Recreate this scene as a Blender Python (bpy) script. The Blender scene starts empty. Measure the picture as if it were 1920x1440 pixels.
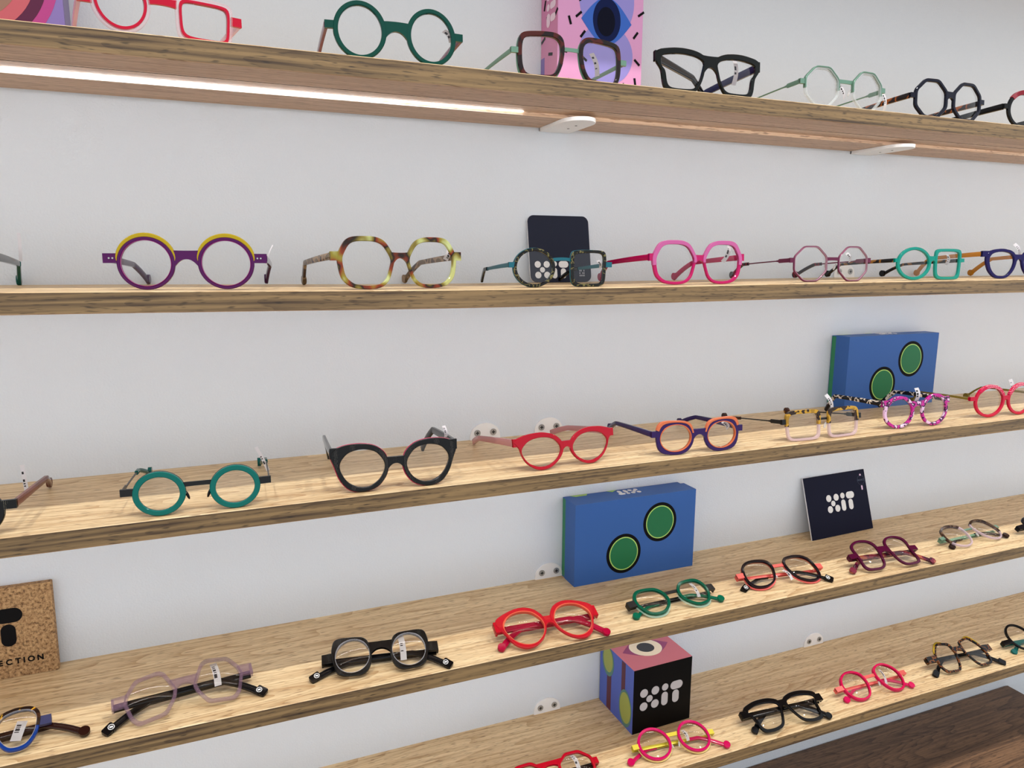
import bpy, bmesh, math, random
from mathutils import Vector, Matrix, Euler
random.seed(4)
SC = bpy.context.scene
COL = SC.collection
R = math.radians
# ---------------------------------------------------------------- camera
cam = bpy.data.objects.new('camera', bpy.data.cameras.new('camera')); COL.objects.link(cam)
cam.data.sensor_width = 36.0; cam.data.lens = 25.301; cam.data.clip_start = 0.02
yaw, pitch, roll = 0.38038891, -0.17390519, 0.00311425
fw = Vector((math.sin(yaw)*math.cos(pitch), math.cos(yaw)*math.cos(pitch), math.sin(pitch)))
rt = Vector((math.cos(yaw), -math.sin(yaw), 0)); up = rt.cross(fw)
r2 = rt*math.cos(roll)+up*math.sin(roll); u2 = up*math.cos(roll)-rt*math.sin(roll)
cam.matrix_world = Matrix(((r2.x, u2.x, -fw.x, 0), (r2.y, u2.y, -fw.y, -0.9), (r2.z, u2.z, -fw.z, 1.55), (0, 0, 0, 1)))
SC.camera = cam
# ---------------------------------------------------------------- light and exposure
SC.view_settings.view_transform = 'Standard'; SC.view_settings.look = 'None'
SC.view_settings.gamma = 1.0; SC.view_settings.use_curve_mapping = False
SC.view_settings.exposure = 0.0
W = bpy.data.worlds.new('shop_room_light'); SC.world = W; W.use_nodes = True
nt = W.node_tree; nt.nodes.clear()
wo = nt.nodes.new('ShaderNodeOutputWorld'); bg = nt.nodes.new('ShaderNodeBackground')
tc = nt.nodes.new('ShaderNodeTexCoord'); sx = nt.nodes.new('ShaderNodeSeparateXYZ')
cr = nt.nodes.new('ShaderNodeValToRGB'); mp = nt.nodes.new('ShaderNodeMath'); mp.operation = 'MULTIPLY_ADD'
mp.inputs[1].default_value = 0.5; mp.inputs[2].default_value = 0.5
nt.links.new(tc.outputs['Generated'], sx.inputs[0]); nt.links.new(sx.outputs['Z'], mp.inputs[0]); nt.links.new(mp.outputs[0], cr.inputs[0])
e = cr.color_ramp.elements
e[0].position = 0.0; e[0].color = (0.74, 0.75, 0.76, 1); e[1].position = 1.0; e[1].color = (0.80, 0.82, 0.84, 1)
m_ = e.new(0.5); m_.color = (0.86, 0.90, 0.94, 1)
nt.links.new(cr.outputs[0], bg.inputs[0]); bg.inputs[1].default_value = 1.2
nt.links.new(bg.outputs[0], wo.inputs[0])
def spot(x, power):
    L = bpy.data.lights.new('ceiling_spot', 'SPOT'); L.energy = power; L.spot_size = R(95); L.spot_blend = 0.6
    L.shadow_soft_size = 0.022; L.color = (1.0, 0.97, 0.92)
    o = bpy.data.objects.new('ceiling_spot', L); COL.objects.link(o)
    o.location = (x, -1.015, 3.57); tgt = Vector((x, -0.15, 1.1)) - o.location
    o.rotation_euler = tgt.to_track_quat('-Z', 'Y').to_euler()
    return o
for sxp, pw in ((-0.55, 64), (0.35, 64), (1.25, 64), (2.3, 90)): spot(sxp, pw)
# ---------------------------------------------------------------- helpers
def srgb(c):
    return tuple(((v/255)/12.92 if v/255 <= 0.04045 else ((v/255+0.055)/1.055)**2.4) for v in c)+(1,)
def tag(o, label=None, cat=None, group=None, kind=None):
    if label: o['label'] = label
    if cat: o['category'] = cat
    if group: o['group'] = group
    if kind: o['kind'] = kind
    return o
def obj(name, bm, mat, parent=None, smooth=None):
    me = bpy.data.meshes.new(name); bmesh.ops.recalc_face_normals(bm, faces=bm.faces); bm.to_mesh(me); bm.free()
    for m in (mat if isinstance(mat, (list, tuple)) else [mat]): me.materials.append(m)
    if smooth:
        me.shade_smooth(); me.set_sharp_from_angle(angle=R(smooth))
    o = bpy.data.objects.new(name, me); COL.objects.link(o)
    if parent: o.parent = parent
    return o
def box(bm, x0, x1, y0, y1, z0, z1, mi=0):
    v = [bm.verts.new(p) for p in ((x0,y0,z0),(x1,y0,z0),(x1,y1,z0),(x0,y1,z0),(x0,y0,z1),(x1,y0,z1),(x1,y1,z1),(x0,y1,z1))]
    for f in ((0,3,2,1),(4,5,6,7),(0,1,5,4),(1,2,6,5),(2,3,7,6),(3,0,4,7)):
        bm.faces.new([v[i] for i in f]).material_index = mi
def prism(bm, pts, o, ux, uy, n, depth, mi=0):
    """closed 2D outline pts placed at o in the plane ux,uy and given a thickness along n"""
    o, ux, uy, n = Vector(o), Vector(ux), Vector(uy), Vector(n)
    a = [bm.verts.new(o+ux*p[0]+uy*p[1]) for p in pts]; b = [bm.verts.new(v.co+n*depth) for v in a]
    N = len(pts); bm.faces.new(a).material_index = mi; bm.faces.new(b[::-1]).material_index = mi
    for i in range(N): bm.faces.new((a[i], a[(i+1)%N], b[(i+1)%N], b[i])).material_index = mi
def disc_pts(cx, cy, rx, ry=None, n=28): 
    ry = ry or rx
    return [(cx+rx*math.cos(2*math.pi*i/n), cy+ry*math.sin(2*math.pi*i/n)) for i in range(n)]
def pill_pts(x0, y0, x1, y1, r, n=12):
    d = Vector((x1-x0, y1-y0)); a = math.atan2(d.y, d.x); out = []
    for i in range(n+1): t = a-math.pi/2+math.pi*i/n; out.append((x1+r*math.cos(t), y1+r*math.sin(t)))
    for i in range(n+1): t = a+math.pi/2+math.pi*i/n; out.append((x0+r*math.cos(t), y0+r*math.sin(t)))
    return out
def rrect(x0, y0, x1, y1, r, n=6):
    out = []
    for cx, cy, a in ((x1-r, y1-r, 0), (x0+r, y1-r, 90), (x0+r, y0+r, 180), (x1-r, y0+r, 270)):
        for i in range(n+1): t = R(a+90*i/n); out.append((cx+r*math.cos(t), cy+r*math.sin(t)))
    return out
# ---------------------------------------------------------------- materials
def nodes(name):
    m = bpy.data.materials.new(name); m.use_nodes = True; nt = m.node_tree
    return m, nt, nt.nodes['Principled BSDF'], nt.nodes['Material Output']
def plain(name, col, rough=0.5, metal=0.0, alpha=1.0, coat=0.0, spec=0.5):
    m, nt, b, o = nodes(name)
    b.inputs['Base Color'].default_value = srgb(col); b.inputs['Roughness'].default_value = rough
    b.inputs['Metallic'].default_value = metal; b.inputs['Alpha'].default_value = alpha
    b.inputs['Coat Weight'].default_value = coat; b.inputs['Coat Roughness'].default_value = 0.03
    b.inputs['Specular IOR Level'].default_value = spec
    return m
def N(nt, t, **k):
    n = nt.nodes.new(t)
    for a, v in k.items(): setattr(n, a, v)
    return n
def mottled(name, cols, scale=60, alpha=1.0, sharp=0.12, rough=0.12, stretch=(1, 1, 1), alphas=None):
    """acetate of several colours in soft blotches (tortoise)"""
    m, nt, b, o = nodes(name)
    tc = N(nt, 'ShaderNodeTexCoord'); mp = N(nt, 'ShaderNodeMapping'); mp.inputs['Scale'].default_value = stretch
    ns = N(nt, 'ShaderNodeTexNoise'); ns.inputs['Scale'].default_value = scale; ns.inputs['Detail'].default_value = 2
    cr = N(nt, 'ShaderNodeValToRGB'); e = cr.color_ramp.elements
    k = len(cols); lo, hi = 0.36, 0.64
    e[0].position = lo; e[0].color = srgb(cols[0]); e[1].position = hi; e[1].color = srgb(cols[-1])
    for i in range(1, k):
        p = lo+(hi-lo)*i/k
        a = e.new(max(p-sharp*0.1, 0)); a.color = srgb(cols[i-1]); c = e.new(p+sharp*0.1); c.color = srgb(cols[i])
    nt.links.new(tc.outputs['Object'], mp.inputs[0]); nt.links.new(mp.outputs[0], ns.inputs['Vector']); nt.links.new(ns.outputs['Fac'], cr.inputs[0])
    nt.links.new(cr.outputs[0], b.inputs['Base Color'])
    b.inputs['Roughness'].default_value = rough; b.inputs['Alpha'].default_value = alpha
    b.inputs['Specular IOR Level'].default_value = 0.3
    return m
def dotted(name, base, dot, scale=900, thr=0.28, stretch=(1, 1, 2.2)):
    m, nt, b, o = nodes(name)
    tc = N(nt, 'ShaderNodeTexCoord'); mp = N(nt, 'ShaderNodeMapping'); mp.inputs['Scale'].default_value = stretch
    vo = N(nt, 'ShaderNodeTexVoronoi'); vo.inputs['Scale'].default_value = scale; vo.inputs['Randomness'].default_value = 0.15
    ma = N(nt, 'ShaderNodeMath', operation='LESS_THAN'); ma.inputs[1].default_value = thr
    mx = N(nt, 'ShaderNodeMix', data_type='RGBA'); mx.inputs[6].default_value = srgb(base); mx.inputs[7].default_value = srgb(dot)
    nt.links.new(tc.outputs['Object'], mp.inputs[0]); nt.links.new(mp.outputs[0], vo.inputs['Vector'])
    nt.links.new(vo.outputs['Distance'], ma.inputs[0]); nt.links.new(ma.outputs[0], mx.inputs[0]); nt.links.new(mx.outputs[2], b.inputs['Base Color'])
    b.inputs['Roughness'].default_value = 0.2; b.inputs['Specular IOR Level'].default_value = 0.25
    return m
def acetate(name, col, alpha=1.0): return plain(name, tuple(v*(0.85 if alpha > 0.7 else 0.95) for v in col), 0.08, 0, alpha, 0.0, 0.22)
def metal(name, col): return plain(name, tuple(v*0.86 for v in col), 0.38, 0.35)
def lens_mat():
    m = bpy.data.materials.new('demo_lens'); m.use_nodes = True; nt = m.node_tree; nt.nodes.clear()
    o = N(nt, 'ShaderNodeOutputMaterial'); mx = N(nt, 'ShaderNodeMixShader'); t = N(nt, 'ShaderNodeBsdfTransparent')
    g = N(nt, 'ShaderNodeBsdfGlossy'); g.inputs['Roughness'].default_value = 0.01
    t.inputs[0].default_value = (0.975, 0.98, 0.98, 1)
    f = N(nt, 'ShaderNodeFresnel'); f.inputs[0].default_value = 1.5
    nt.links.new(f.outputs[0], mx.inputs[0]); nt.links.new(t.outputs[0], mx.inputs[1]); nt.links.new(g.outputs[0], mx.inputs[2]); nt.links.new(mx.outputs[0], o.inputs[0])
    return m
LENS = lens_mat()
def oak(name, light, dark, pore, fig=1.0, off=0.0, vary=0.5, fib=1.9):
    m, nt, b, o = nodes(name)
    tc = N(nt, 'ShaderNodeTexCoord')
    def mapped(sc, of=0.0):
        mp = N(nt, 'ShaderNodeMapping'); mp.inputs['Scale'].default_value = sc; mp.inputs['Location'].default_value = (of+off, of*1.7, of*0.6)
        nt.links.new(tc.outputs['Object'], mp.inputs[0]); return mp
    # broad cathedral figure: rings of a distorted field, cut lengthwise
    n1 = N(nt, 'ShaderNodeTexNoise'); n1.inputs['Scale'].default_value = 1.0; n1.inputs['Detail'].default_value = 1.5; n1.inputs['Roughness'].default_value = 0.45
    nt.links.new(mapped((1.5, 17, 20), 3).outputs[0], n1.inputs['Vector'])
    mu = N(nt, 'ShaderNodeMath', operation='MULTIPLY'); mu.inputs[1].default_value = 26*fig; nt.links.new(n1.outputs['Fac'], mu.inputs[0])
    sn = N(nt, 'ShaderNodeMath', operation='FRACT'); nt.links.new(mu.outputs[0], sn.inputs[0])
    pw = N(nt, 'ShaderNodeMath', operation='POWER'); pw.inputs[1].default_value = 3.0; nt.links.new(sn.outputs[0], pw.inputs[0])
    # fine fibres
    n2 = N(nt, 'ShaderNodeTexNoise'); n2.inputs['Scale'].default_value = 1.0; n2.inputs['Detail'].default_value = 3
    nt.links.new(mapped((5, 240, 240), 1).outputs[0], n2.inputs['Vector'])
    # pores, short dark dashes
    n3 = N(nt, 'ShaderNodeTexNoise'); n3.inputs['Scale'].default_value = 1.0; n3.inputs['Detail'].default_value = 1
    nt.links.new(mapped((70, 620, 620), 5).outputs[0], n3.inputs['Vector'])
    c3 = N(nt, 'ShaderNodeValToRGB'); c3.color_ramp.elements[0].position = 0.58; c3.color_ramp.elements[1].position = 0.72
    c3.color_ramp.elements[0].color = (0, 0, 0, 1); c3.color_ramp.elements[1].color = (1, 1, 1, 1); nt.links.new(n3.outputs['Fac'], c3.inputs[0])
    # slow colour drift along the plank
    n4 = N(nt, 'ShaderNodeTexNoise'); n4.inputs['Scale'].default_value = 1.0; n4.inputs['Detail'].default_value = 2
    nt.links.new(mapped((1.1, 16, 16), 9).outputs[0], n4.inputs['Vector'])
    s1 = N(nt, 'ShaderNodeMath', operation='MULTIPLY_ADD'); s1.inputs[1].default_value = 0.55*fig; nt.links.new(pw.outputs[0], s1.inputs[0])
    s2 = N(nt, 'ShaderNodeMath', operation='MULTIPLY_ADD'); s2.inputs[1].default_value = fib; s2.inputs[2].default_value = -0.5*fib+0.25; nt.links.new(n2.outputs['Fac'], s2.inputs[0])
    s3 = N(nt, 'ShaderNodeMath', operation='MULTIPLY_ADD'); s3.inputs[1].default_value = 1.6*vary; s3.inputs[2].default_value = -0.8*vary; nt.links.new(n4.outputs['Fac'], s3.inputs[0])
    ad = N(nt, 'ShaderNodeMath', operation='ADD'); nt.links.new(s2.outputs[0], ad.inputs[0]); nt.links.new(s3.outputs[0], ad.inputs[1])
    nt.links.new(ad.outputs[0], s1.inputs[2])
    mx = N(nt, 'ShaderNodeMix', data_type='RGBA'); mx.clamp_factor = True
    mx.inputs[6].default_value = srgb(light); mx.inputs[7].default_value = srgb(dark); nt.links.new(s1.outputs[0], mx.inputs[0])
    m2 = N(nt, 'ShaderNodeMix', data_type='RGBA'); m2.inputs[7].default_value = srgb(pore)
    pf = N(nt, 'ShaderNodeMath', operation='MULTIPLY'); pf.inputs[1].default_value = 0.7; nt.links.new(c3.outputs[0], pf.inputs[0])
    nt.links.new(pf.outputs[0], m2.inputs[0]); nt.links.new(mx.outputs[2], m2.inputs[6]); nt.links.new(m2.outputs[2], b.inputs['Base Color'])
    # a few knots
    b.inputs['Roughness'].default_value = 0.48
    bp = N(nt, 'ShaderNodeBump'); bp.inputs['Strength'].default_value = 0.25; bp.inputs['Distance'].default_value = 0.0004; bp.invert = True
    nt.links.new(c3.outputs[0], bp.inputs['Height']); nt.links.new(bp.outputs[0], b.inputs['Normal'])
    return m
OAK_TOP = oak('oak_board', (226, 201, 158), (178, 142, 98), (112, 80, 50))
OAK_EDGE_SHADED = oak('oak_front_edge_shaded', (140, 112, 74), (66, 47, 29), (28, 18, 10), 0.4, 4.0, 0.8, 3.2)  # same oak, darkened so the dim light on the shelf fronts is in the colour
OAK_UNDER = oak('oak_underside', (208, 174, 142), (164, 126, 96), (112, 78, 54), 0.7, 8.0)
OAK_CAB_SHADED = oak('oak_cabinet_shaded', (134, 100, 72), (72, 50, 34), (44, 30, 20), 1.0, 12.0, 0.9)  # oak darkened to carry the shadow under the lowest shelf in its colour
def plaster():
    m, nt, b, o = nodes('white_plaster'); b.inputs['Base Color'].default_value = srgb((222, 228, 235)); b.inputs['Roughness'].default_value = 0.75
    tc = N(nt, 'ShaderNodeTexCoord'); ns = N(nt, 'ShaderNodeTexNoise'); ns.inputs['Scale'].default_value = 420; ns.inputs['Detail'].default_value = 4
    bp = N(nt, 'ShaderNodeBump'); bp.inputs['Strength'].default_value = 0.35; bp.inputs['Distance'].default_value = 0.0018
    n2 = N(nt, 'ShaderNodeTexNoise'); n2.inputs['Scale'].default_value = 60; n2.inputs['Detail'].default_value = 2
    ad = N(nt, 'ShaderNodeMath', operation='ADD'); nt.links.new(ns.outputs['Fac'], ad.inputs[0]); nt.links.new(n2.outputs['Fac'], ad.inputs[1])
    nt.links.new(tc.outputs['Object'], ns.inputs['Vector']); nt.links.new(tc.outputs['Object'], n2.inputs['Vector'])
    nt.links.new(ad.outputs[0], bp.inputs['Height']); nt.links.new(bp.outputs[0], b.inputs['Normal'])
    return m
WALL = plaster()
def cork():
    m, nt, b, o = nodes('cork'); b.inputs['Roughness'].default_value = 0.85
    tc = N(nt, 'ShaderNodeTexCoord'); vo = N(nt, 'ShaderNodeTexVoronoi'); vo.inputs['Scale'].default_value = 420
    ns = N(nt, 'ShaderNodeTexNoise'); ns.inputs['Scale'].default_value = 300; ns.inputs['Detail'].default_value = 5; ns.inputs['Roughness'].default_value = 0.75
    cr = N(nt, 'ShaderNodeValToRGB'); e = cr.color_ramp.elements
    e[0].position = 0.40; e[0].color = srgb((70, 44, 24)); e[1].position = 0.6; e[1].color = srgb((200, 162, 116)); k = e.new(0.47); k.color = srgb((158, 118, 76))
    nt.links.new(tc.outputs['Object'], vo.inputs['Vector']); nt.links.new(tc.outputs['Object'], ns.inputs['Vector'])
    mx = N(nt, 'ShaderNodeMix', data_type='RGBA'); mx.inputs[0].default_value = 0.25
    nt.links.new(ns.outputs['Fac'], cr.inputs[0]); nt.links.new(cr.outputs[0], mx.inputs[6])
    sp = N(nt, 'ShaderNodeSeparateColor'); nt.links.new(vo.outputs['Color'], sp.inputs[0])
    c2 = N(nt, 'ShaderNodeValToRGB'); c2.color_ramp.elements[0].color = srgb((104, 74, 46)); c2.color_ramp.elements[1].color = srgb((206, 172, 126)); nt.links.new(sp.outputs[0], c2.inputs[0])
    nt.links.new(c2.outputs[0], mx.inputs[7]); nt.links.new(mx.outputs[2], b.inputs['Base Color'])
    return m
WHITE_P = plain('white_powder_coat', (244, 243, 242), 0.4)
STEEL = plain('screw_steel', (176, 176, 176), 0.3, 0.6)
HOLE = plain('screw_recess', (25, 25, 28), 0.6)
PRINT_W = plain('white_print', (236, 234, 232), 0.6); PRINT_GREY = plain('silver_print', (190, 184, 184), 0.5)
PRINT_K = plain('black_print', (10, 9, 11), 0.6, spec=0.12)
TAGW = plain('tag_paper', (240, 238, 242), 0.5); TAGK = plain('tag_ink', (40, 38, 46), 0.6)
# ---------------------------------------------------------------- setting
def structure(name, bm, mat): return tag(obj(name, bm, mat), kind='structure')
bm = bmesh.new(); box(bm, -3.0, 5.0, 0.0, 0.12, 0.0, 3.9); structure('wall_back', bm, WALL)
bm = bmesh.new(); box(bm, -3.0, 5.0, -4.0, 0.12, -0.1, 0.0); structure('floor', bm, plain('grey_floor', (150, 146, 140), 0.5))
T = 0.01925; DEPTH = 0.1783
def sag(x): return -0.0038*math.exp(-((x-0.27)/(0.315 if x < 0.27 else 0.5))**2)
SHELF_Z = {'A': 1.7362, 'B': 1.5205, 'C': 1.30635, 'D': 1.08851, 'E': 0.87184, 'O': 2.045}
GL = plain('led_tape', (250, 250, 255), 0.4)
def emit(name, col, s):
    m = bpy.data.materials.new(name); m.use_nodes = True; b = m.node_tree.nodes['Principled BSDF']
    b.inputs['Base Color'].default_value = (0.8, 0.8, 0.8, 1); b.inputs['Emission Color'].default_value = col; b.inputs['Emission Strength'].default_value = s
    return m
LED = emit('wall_fill_led', (0.93, 0.97, 1.0, 1), 17.0)
LIP_SHADE = plain('painted_lip_shade', (30, 18, 12), 0.8, spec=0.1)  # painted dark line standing in for the shade behind the groove lip
LED2 = emit('led_diffuser', (0.95, 0.97, 1.0, 1), 20.0)
REFL = plain('white_reflector', (238, 240, 244), 0.4)
def shelf(key, label, lit=(-0.9, 2.3)):
    z = SHELF_Z[key]; x0, x1 = -1.2, 2.6
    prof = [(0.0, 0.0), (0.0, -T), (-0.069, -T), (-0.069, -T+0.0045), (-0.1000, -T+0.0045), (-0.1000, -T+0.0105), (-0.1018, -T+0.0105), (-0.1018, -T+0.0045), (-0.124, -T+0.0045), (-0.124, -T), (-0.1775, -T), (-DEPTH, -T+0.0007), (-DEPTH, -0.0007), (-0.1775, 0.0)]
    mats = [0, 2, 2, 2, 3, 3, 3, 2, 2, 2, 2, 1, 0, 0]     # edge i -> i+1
    bm = bmesh.new(); n = 64; rows = []
    for i in range(n+1):
        x = x0+(x1-x0)*i/n; s = sag(x) if key == 'B' else 0.0
        rows.append([bm.verts.new((x, y, s+zz)) for y, zz in prof])
    P = len(prof)
    for i in range(n):
        for j in range(P):
            f = bm.faces.new((rows[i][j], rows[i+1][j], rows[i+1][(j+1)%P], rows[i][(j+1)%P])); f.material_index = mats[j]
    bm.faces.new(rows[0]).material_index = 1; bm.faces.new(rows[-1][::-1]).material_index = 1
    o = obj('wall_shelf', bm, [OAK_TOP, OAK_EDGE_SHADED, OAK_UNDER, LIP_SHADE]); o.location = (0.0, 0.0, z)
    tag(o, label, 'shelf', 'oak display shelves')
    bm = bmesh.new(); seg = 60
    if lit is None: bm.free(); return o
    pr = [(-0.1240, -T+0.0004), (-0.1240, -T+0.0036), (-0.1232, -T+0.0036), (-0.1232, -T+0.0004)]  # extra tape added at the groove front to brighten the wall
    rows = []
    for i in range(seg+1):
        x = -0.9+3.2*i/seg; s = sag(x) if key == 'B' else 0.0
        rows.append([bm.verts.new((x, y, s+q)) for y, q in pr])
    for i in range(seg):
        for j in range(4): bm.faces.new((rows[i][j], rows[i+1][j], rows[i+1][(j+1)%4], rows[i][(j+1)%4]))
    bm.faces.new(rows[0]); bm.faces.new(rows[-1][::-1])
    l = obj('wall_fill_tape', bm, LED, o); l['label'] = 'added LED tape at the groove front, lighting the wall'
    bm = bmesh.new(); rows = []
    for i in range(seg+1):
        x = lit[0]+(lit[1]-lit[0])*i/seg; s = sag(x) if key == 'B' else 0.0; wv = 0.0004*max(0, math.sin(x*16))*(x < -0.12)
        k = 1.0 if (key != 'A' or x < 0.0) else max(0.12, 1-x/lit[1])
        hh = 0.0008*k; c_ = -0.0712
        rows.append([bm.verts.new((x, y, s+q+wv)) for y, q in ((c_-hh, -T+0.0036), (c_+hh, -T+0.0036), (c_+hh, -T+0.0043), (c_-hh, -T+0.0043))])
    for i in range(seg):
        for j in range(4): bm.faces.new((rows[i][j], rows[i+1][j], rows[i+1][(j+1)%4], rows[i][(j+1)%4]))
    bm.faces.new(rows[0]); bm.faces.new(rows[-1][::-1])
    obj('light_diffuser', bm, LED2, o)
    bm = bmesh.new(); rows = []
    for i in range(seg+1):
        x = lit[0]+(lit[1]-lit[0])*i/seg; s = sag(x) if key == 'B' else 0.0
        k = 1.0 if (key != 'A' or x < 0.0) else max(0.15, 1-x/lit[1])
        rows.append([bm.verts.new((x, y, s+q)) for y, q in ((-0.0691, -T+0.0003), (-0.0691, -T+0.0003+0.0021*k), (-0.0694, -T+0.0003+0.0021*k), (-0.0694, -T+0.0003))])
    for i in range(seg):
        for j in range(4): bm.faces.new((rows[i][j], rows[i+1][j], rows[i+1][(j+1)%4], rows[i][(j+1)%4]))
    bm.faces.new(rows[0]); bm.faces.new(rows[-1][::-1])
    obj('light_reflector', bm, REFL, o)
    return o
SH = {}
SH['A'] = shelf('A', 'topmost oak shelf, its underside and glowing light strip visible', lit=(-0.9, 0.345))
SH['B'] = shelf('B', 'oak shelf at eye level, second from the top, carrying the round-cornered navy card')
SH['C'] = shelf('C', 'middle oak shelf with the red cat-eye glasses with pink temples')
SH['D'] = shelf('D', 'oak shelf second from the bottom, carrying the cork sign and square XiT card')
SH['E'] = shelf('E', 'lowest oak shelf just above the cabinet, carrying the patterned cube', lit=None)
shelf('O', 'added unseen oak shelf above the frame, shading the upper wall from the spots', lit=None)  # shelf added out of view to keep the ceiling spots off the upper wall
def bracket(x, key, w=0.043):
    z = SHELF_Z[key]+(sag(x) if key == 'B' else 0); r = w/2
    where = {'A': 'under the topmost shelf', 'B': 'on the eye level shelf', 'C': 'on the middle shelf', 'D': 'on the shelf below the middle one', 'E': 'on the lowest shelf'}[key]
    o = bpy.data.objects.new('shelf_bracket', None); COL.objects.link(o); o.location = (x, 0, z)
    bm = bmesh.new()
    arc = [(r*math.cos(math.pi*i/16), 0.004+0.0185*math.sin(math.pi*i/16)) for i in range(17)]
    prism(bm, [(-r, -T-0.0045), (r, -T-0.0045)]+arc, (0, -0.0002, 0), (1, 0, 0), (0, 0, 1), (0, -1, 0), 0.0022)
    obj('wall_plate', bm, WHITE_P, o, 40)
    bm = bmesh.new()
    L = 0.094; arc = [(r*math.cos(math.pi*i/20), 0.066+0.028*math.sin(math.pi*i/20)) for i in range(21)]
    prism(bm, [(-r, 0.0), (r, 0.0)]+arc, (0, 0, -T-0.0047), (1, 0, 0), (0, -1, 0), (0, 0, 1), 0.0045)
    obj('support_tongue', bm, WHITE_P, o, 40)
    for sx_ in (-0.0115, 0.0115):
        bm = bmesh.new(); prism(bm, disc_pts(sx_, 0.0095, 0.0045), (0, -0.0024, 0), (1, 0, 0), (0, 0, 1), (0, -1, 0), 0.0012)
        s = obj('screw', bm, STEEL, o, 40)
        bm = bmesh.new(); prism(bm, rrect(sx_-0.0024, 0.0088, sx_+0.0024, 0.0102, 0.0004, 2), (0, -0.00365, 0), (1, 0, 0), (0, 0, 1), (0, -1, 0), 0.0002)
        prism(bm, rrect(sx_-0.0007, 0.0071, sx_+0.0007, 0.0119, 0.0004, 2), (0, -0.00370, 0), (1, 0, 0), (0, 0, 1), (0, -1, 0), 0.0002)
        obj('screw_slot', bm, HOLE, s)
    for yy in (-0.034, -0.056):
        bm = bmesh.new(); prism(bm, disc_pts(0.004, 0, 0.0016, n=12), (0, yy, -T-0.0049), (1, 0, 0), (0, 1, 0), (0, 0, 1), 0.0004)
        obj('screw_hole', bm, HOLE, o)
    return o, where
for x, key, lab in ((0.4185, 'A', 'white bracket under the topmost shelf, at the end of the light strip'), (0.955, 'A', 'white bracket under the topmost shelf, nearer the right edge'),
                    (0.423, 'B', 'white wall bracket on the eye level shelf, mostly behind the navy card'), (0.940, 'B', 'white wall bracket on the eye level shelf behind the burgundy octagonal glasses'),
                    (0.320, 'C', 'white screwed wall bracket behind the left temple of the red cat-eye glasses'), (0.4150, 'C', 'white screwed wall bracket behind the lenses of the red cat-eye glasses'),
                    (0.4180, 'D', 'white screwed wall bracket touching the left end of the lower blue box'),
                    (0.4180, 'E', 'white screwed wall bracket left of the patterned cube'), (0.9390, 'E', 'white screwed wall bracket on the lowest shelf right of the cube')):
    b, w_ = bracket(x, key); tag(b, lab, 'bracket', 'white shelf brackets')
# cabinet below the shelves
cab = bpy.data.objects.new('display_cabinet', None); COL.objects.link(cab); cab.location = (0.3, -0.2, 0)
tag(cab, 'oak cabinet top with painted-in shade, below the lowest shelf', 'cabinet')
bm = bmesh.new(); box(bm, -1.5, 1.187, -0.22, 0.198, 0.64, 0.664); obj('cabinet_top', bm, OAK_CAB_SHADED, cab)
bm = bmesh.new(); box(bm, -1.48, 1.167, -0.20, 0.198, 0.0, 0.64); obj('cabinet_body', bm, OAK_CAB_SHADED, cab)
bm = bmesh.new(); box(bm, -0.25, 0.43, -0.215, -0.2, 0.06, 0.62); obj('cabinet_door', bm, OAK_CAB_SHADED, cab)
bm = bmesh.new(); box(bm, 0.45, 1.14, -0.215, -0.2, 0.06, 0.62); obj('cabinet_door', bm, OAK_CAB_SHADED, cab)
# ---------------------------------------------------------------- printed XiT mark
def xit(bm, o, ux, uy, n, h, mi=0, dz=0.0003):
    S = lambda pts: [(p[0]*h, p[1]*h) for p in pts]
    for c in ((.19, .81, .19), (.75, .81, .19), (.47, .5, .155), (.19, .2, .19), (.75, .2, .19), (1.24, .84, .16)):
        prism(bm, S(disc_pts(*c)), o, ux, uy, n, dz, mi)
    prism(bm, S(pill_pts(1.23, .16, 1.23, .46, .16)), o, ux, uy, n, dz, mi)
    prism(bm, S(pill_pts(1.70, .81, 1.94, .81, .19)), o, ux, uy, n, dz, mi)
    prism(bm, S(pill_pts(1.79, .17, 1.79, .42, .165)), o, ux, uy, n, dz, mi)
def decal(name, mat, parent, shapes, o, ux, uy, n, dz=0.0003):
    bm = bmesh.new()
    for pts in shapes: prism(bm, pts, o, ux, uy, n, dz)
    return obj(name, bm, mat, parent)
X_, Z_, NY = (1, 0, 0), (0, 0, 1), (0, -1, 0)
BLUE = plain('blue_board', (52, 96, 164), 0.5, spec=0.3); GREEN = plain('green_print', (0, 108, 62), 0.5); LIME = plain('lime_print', (176, 214, 110), 0.5); GREEN2 = plain('side_green', (40, 128, 84), 0.5)
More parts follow.
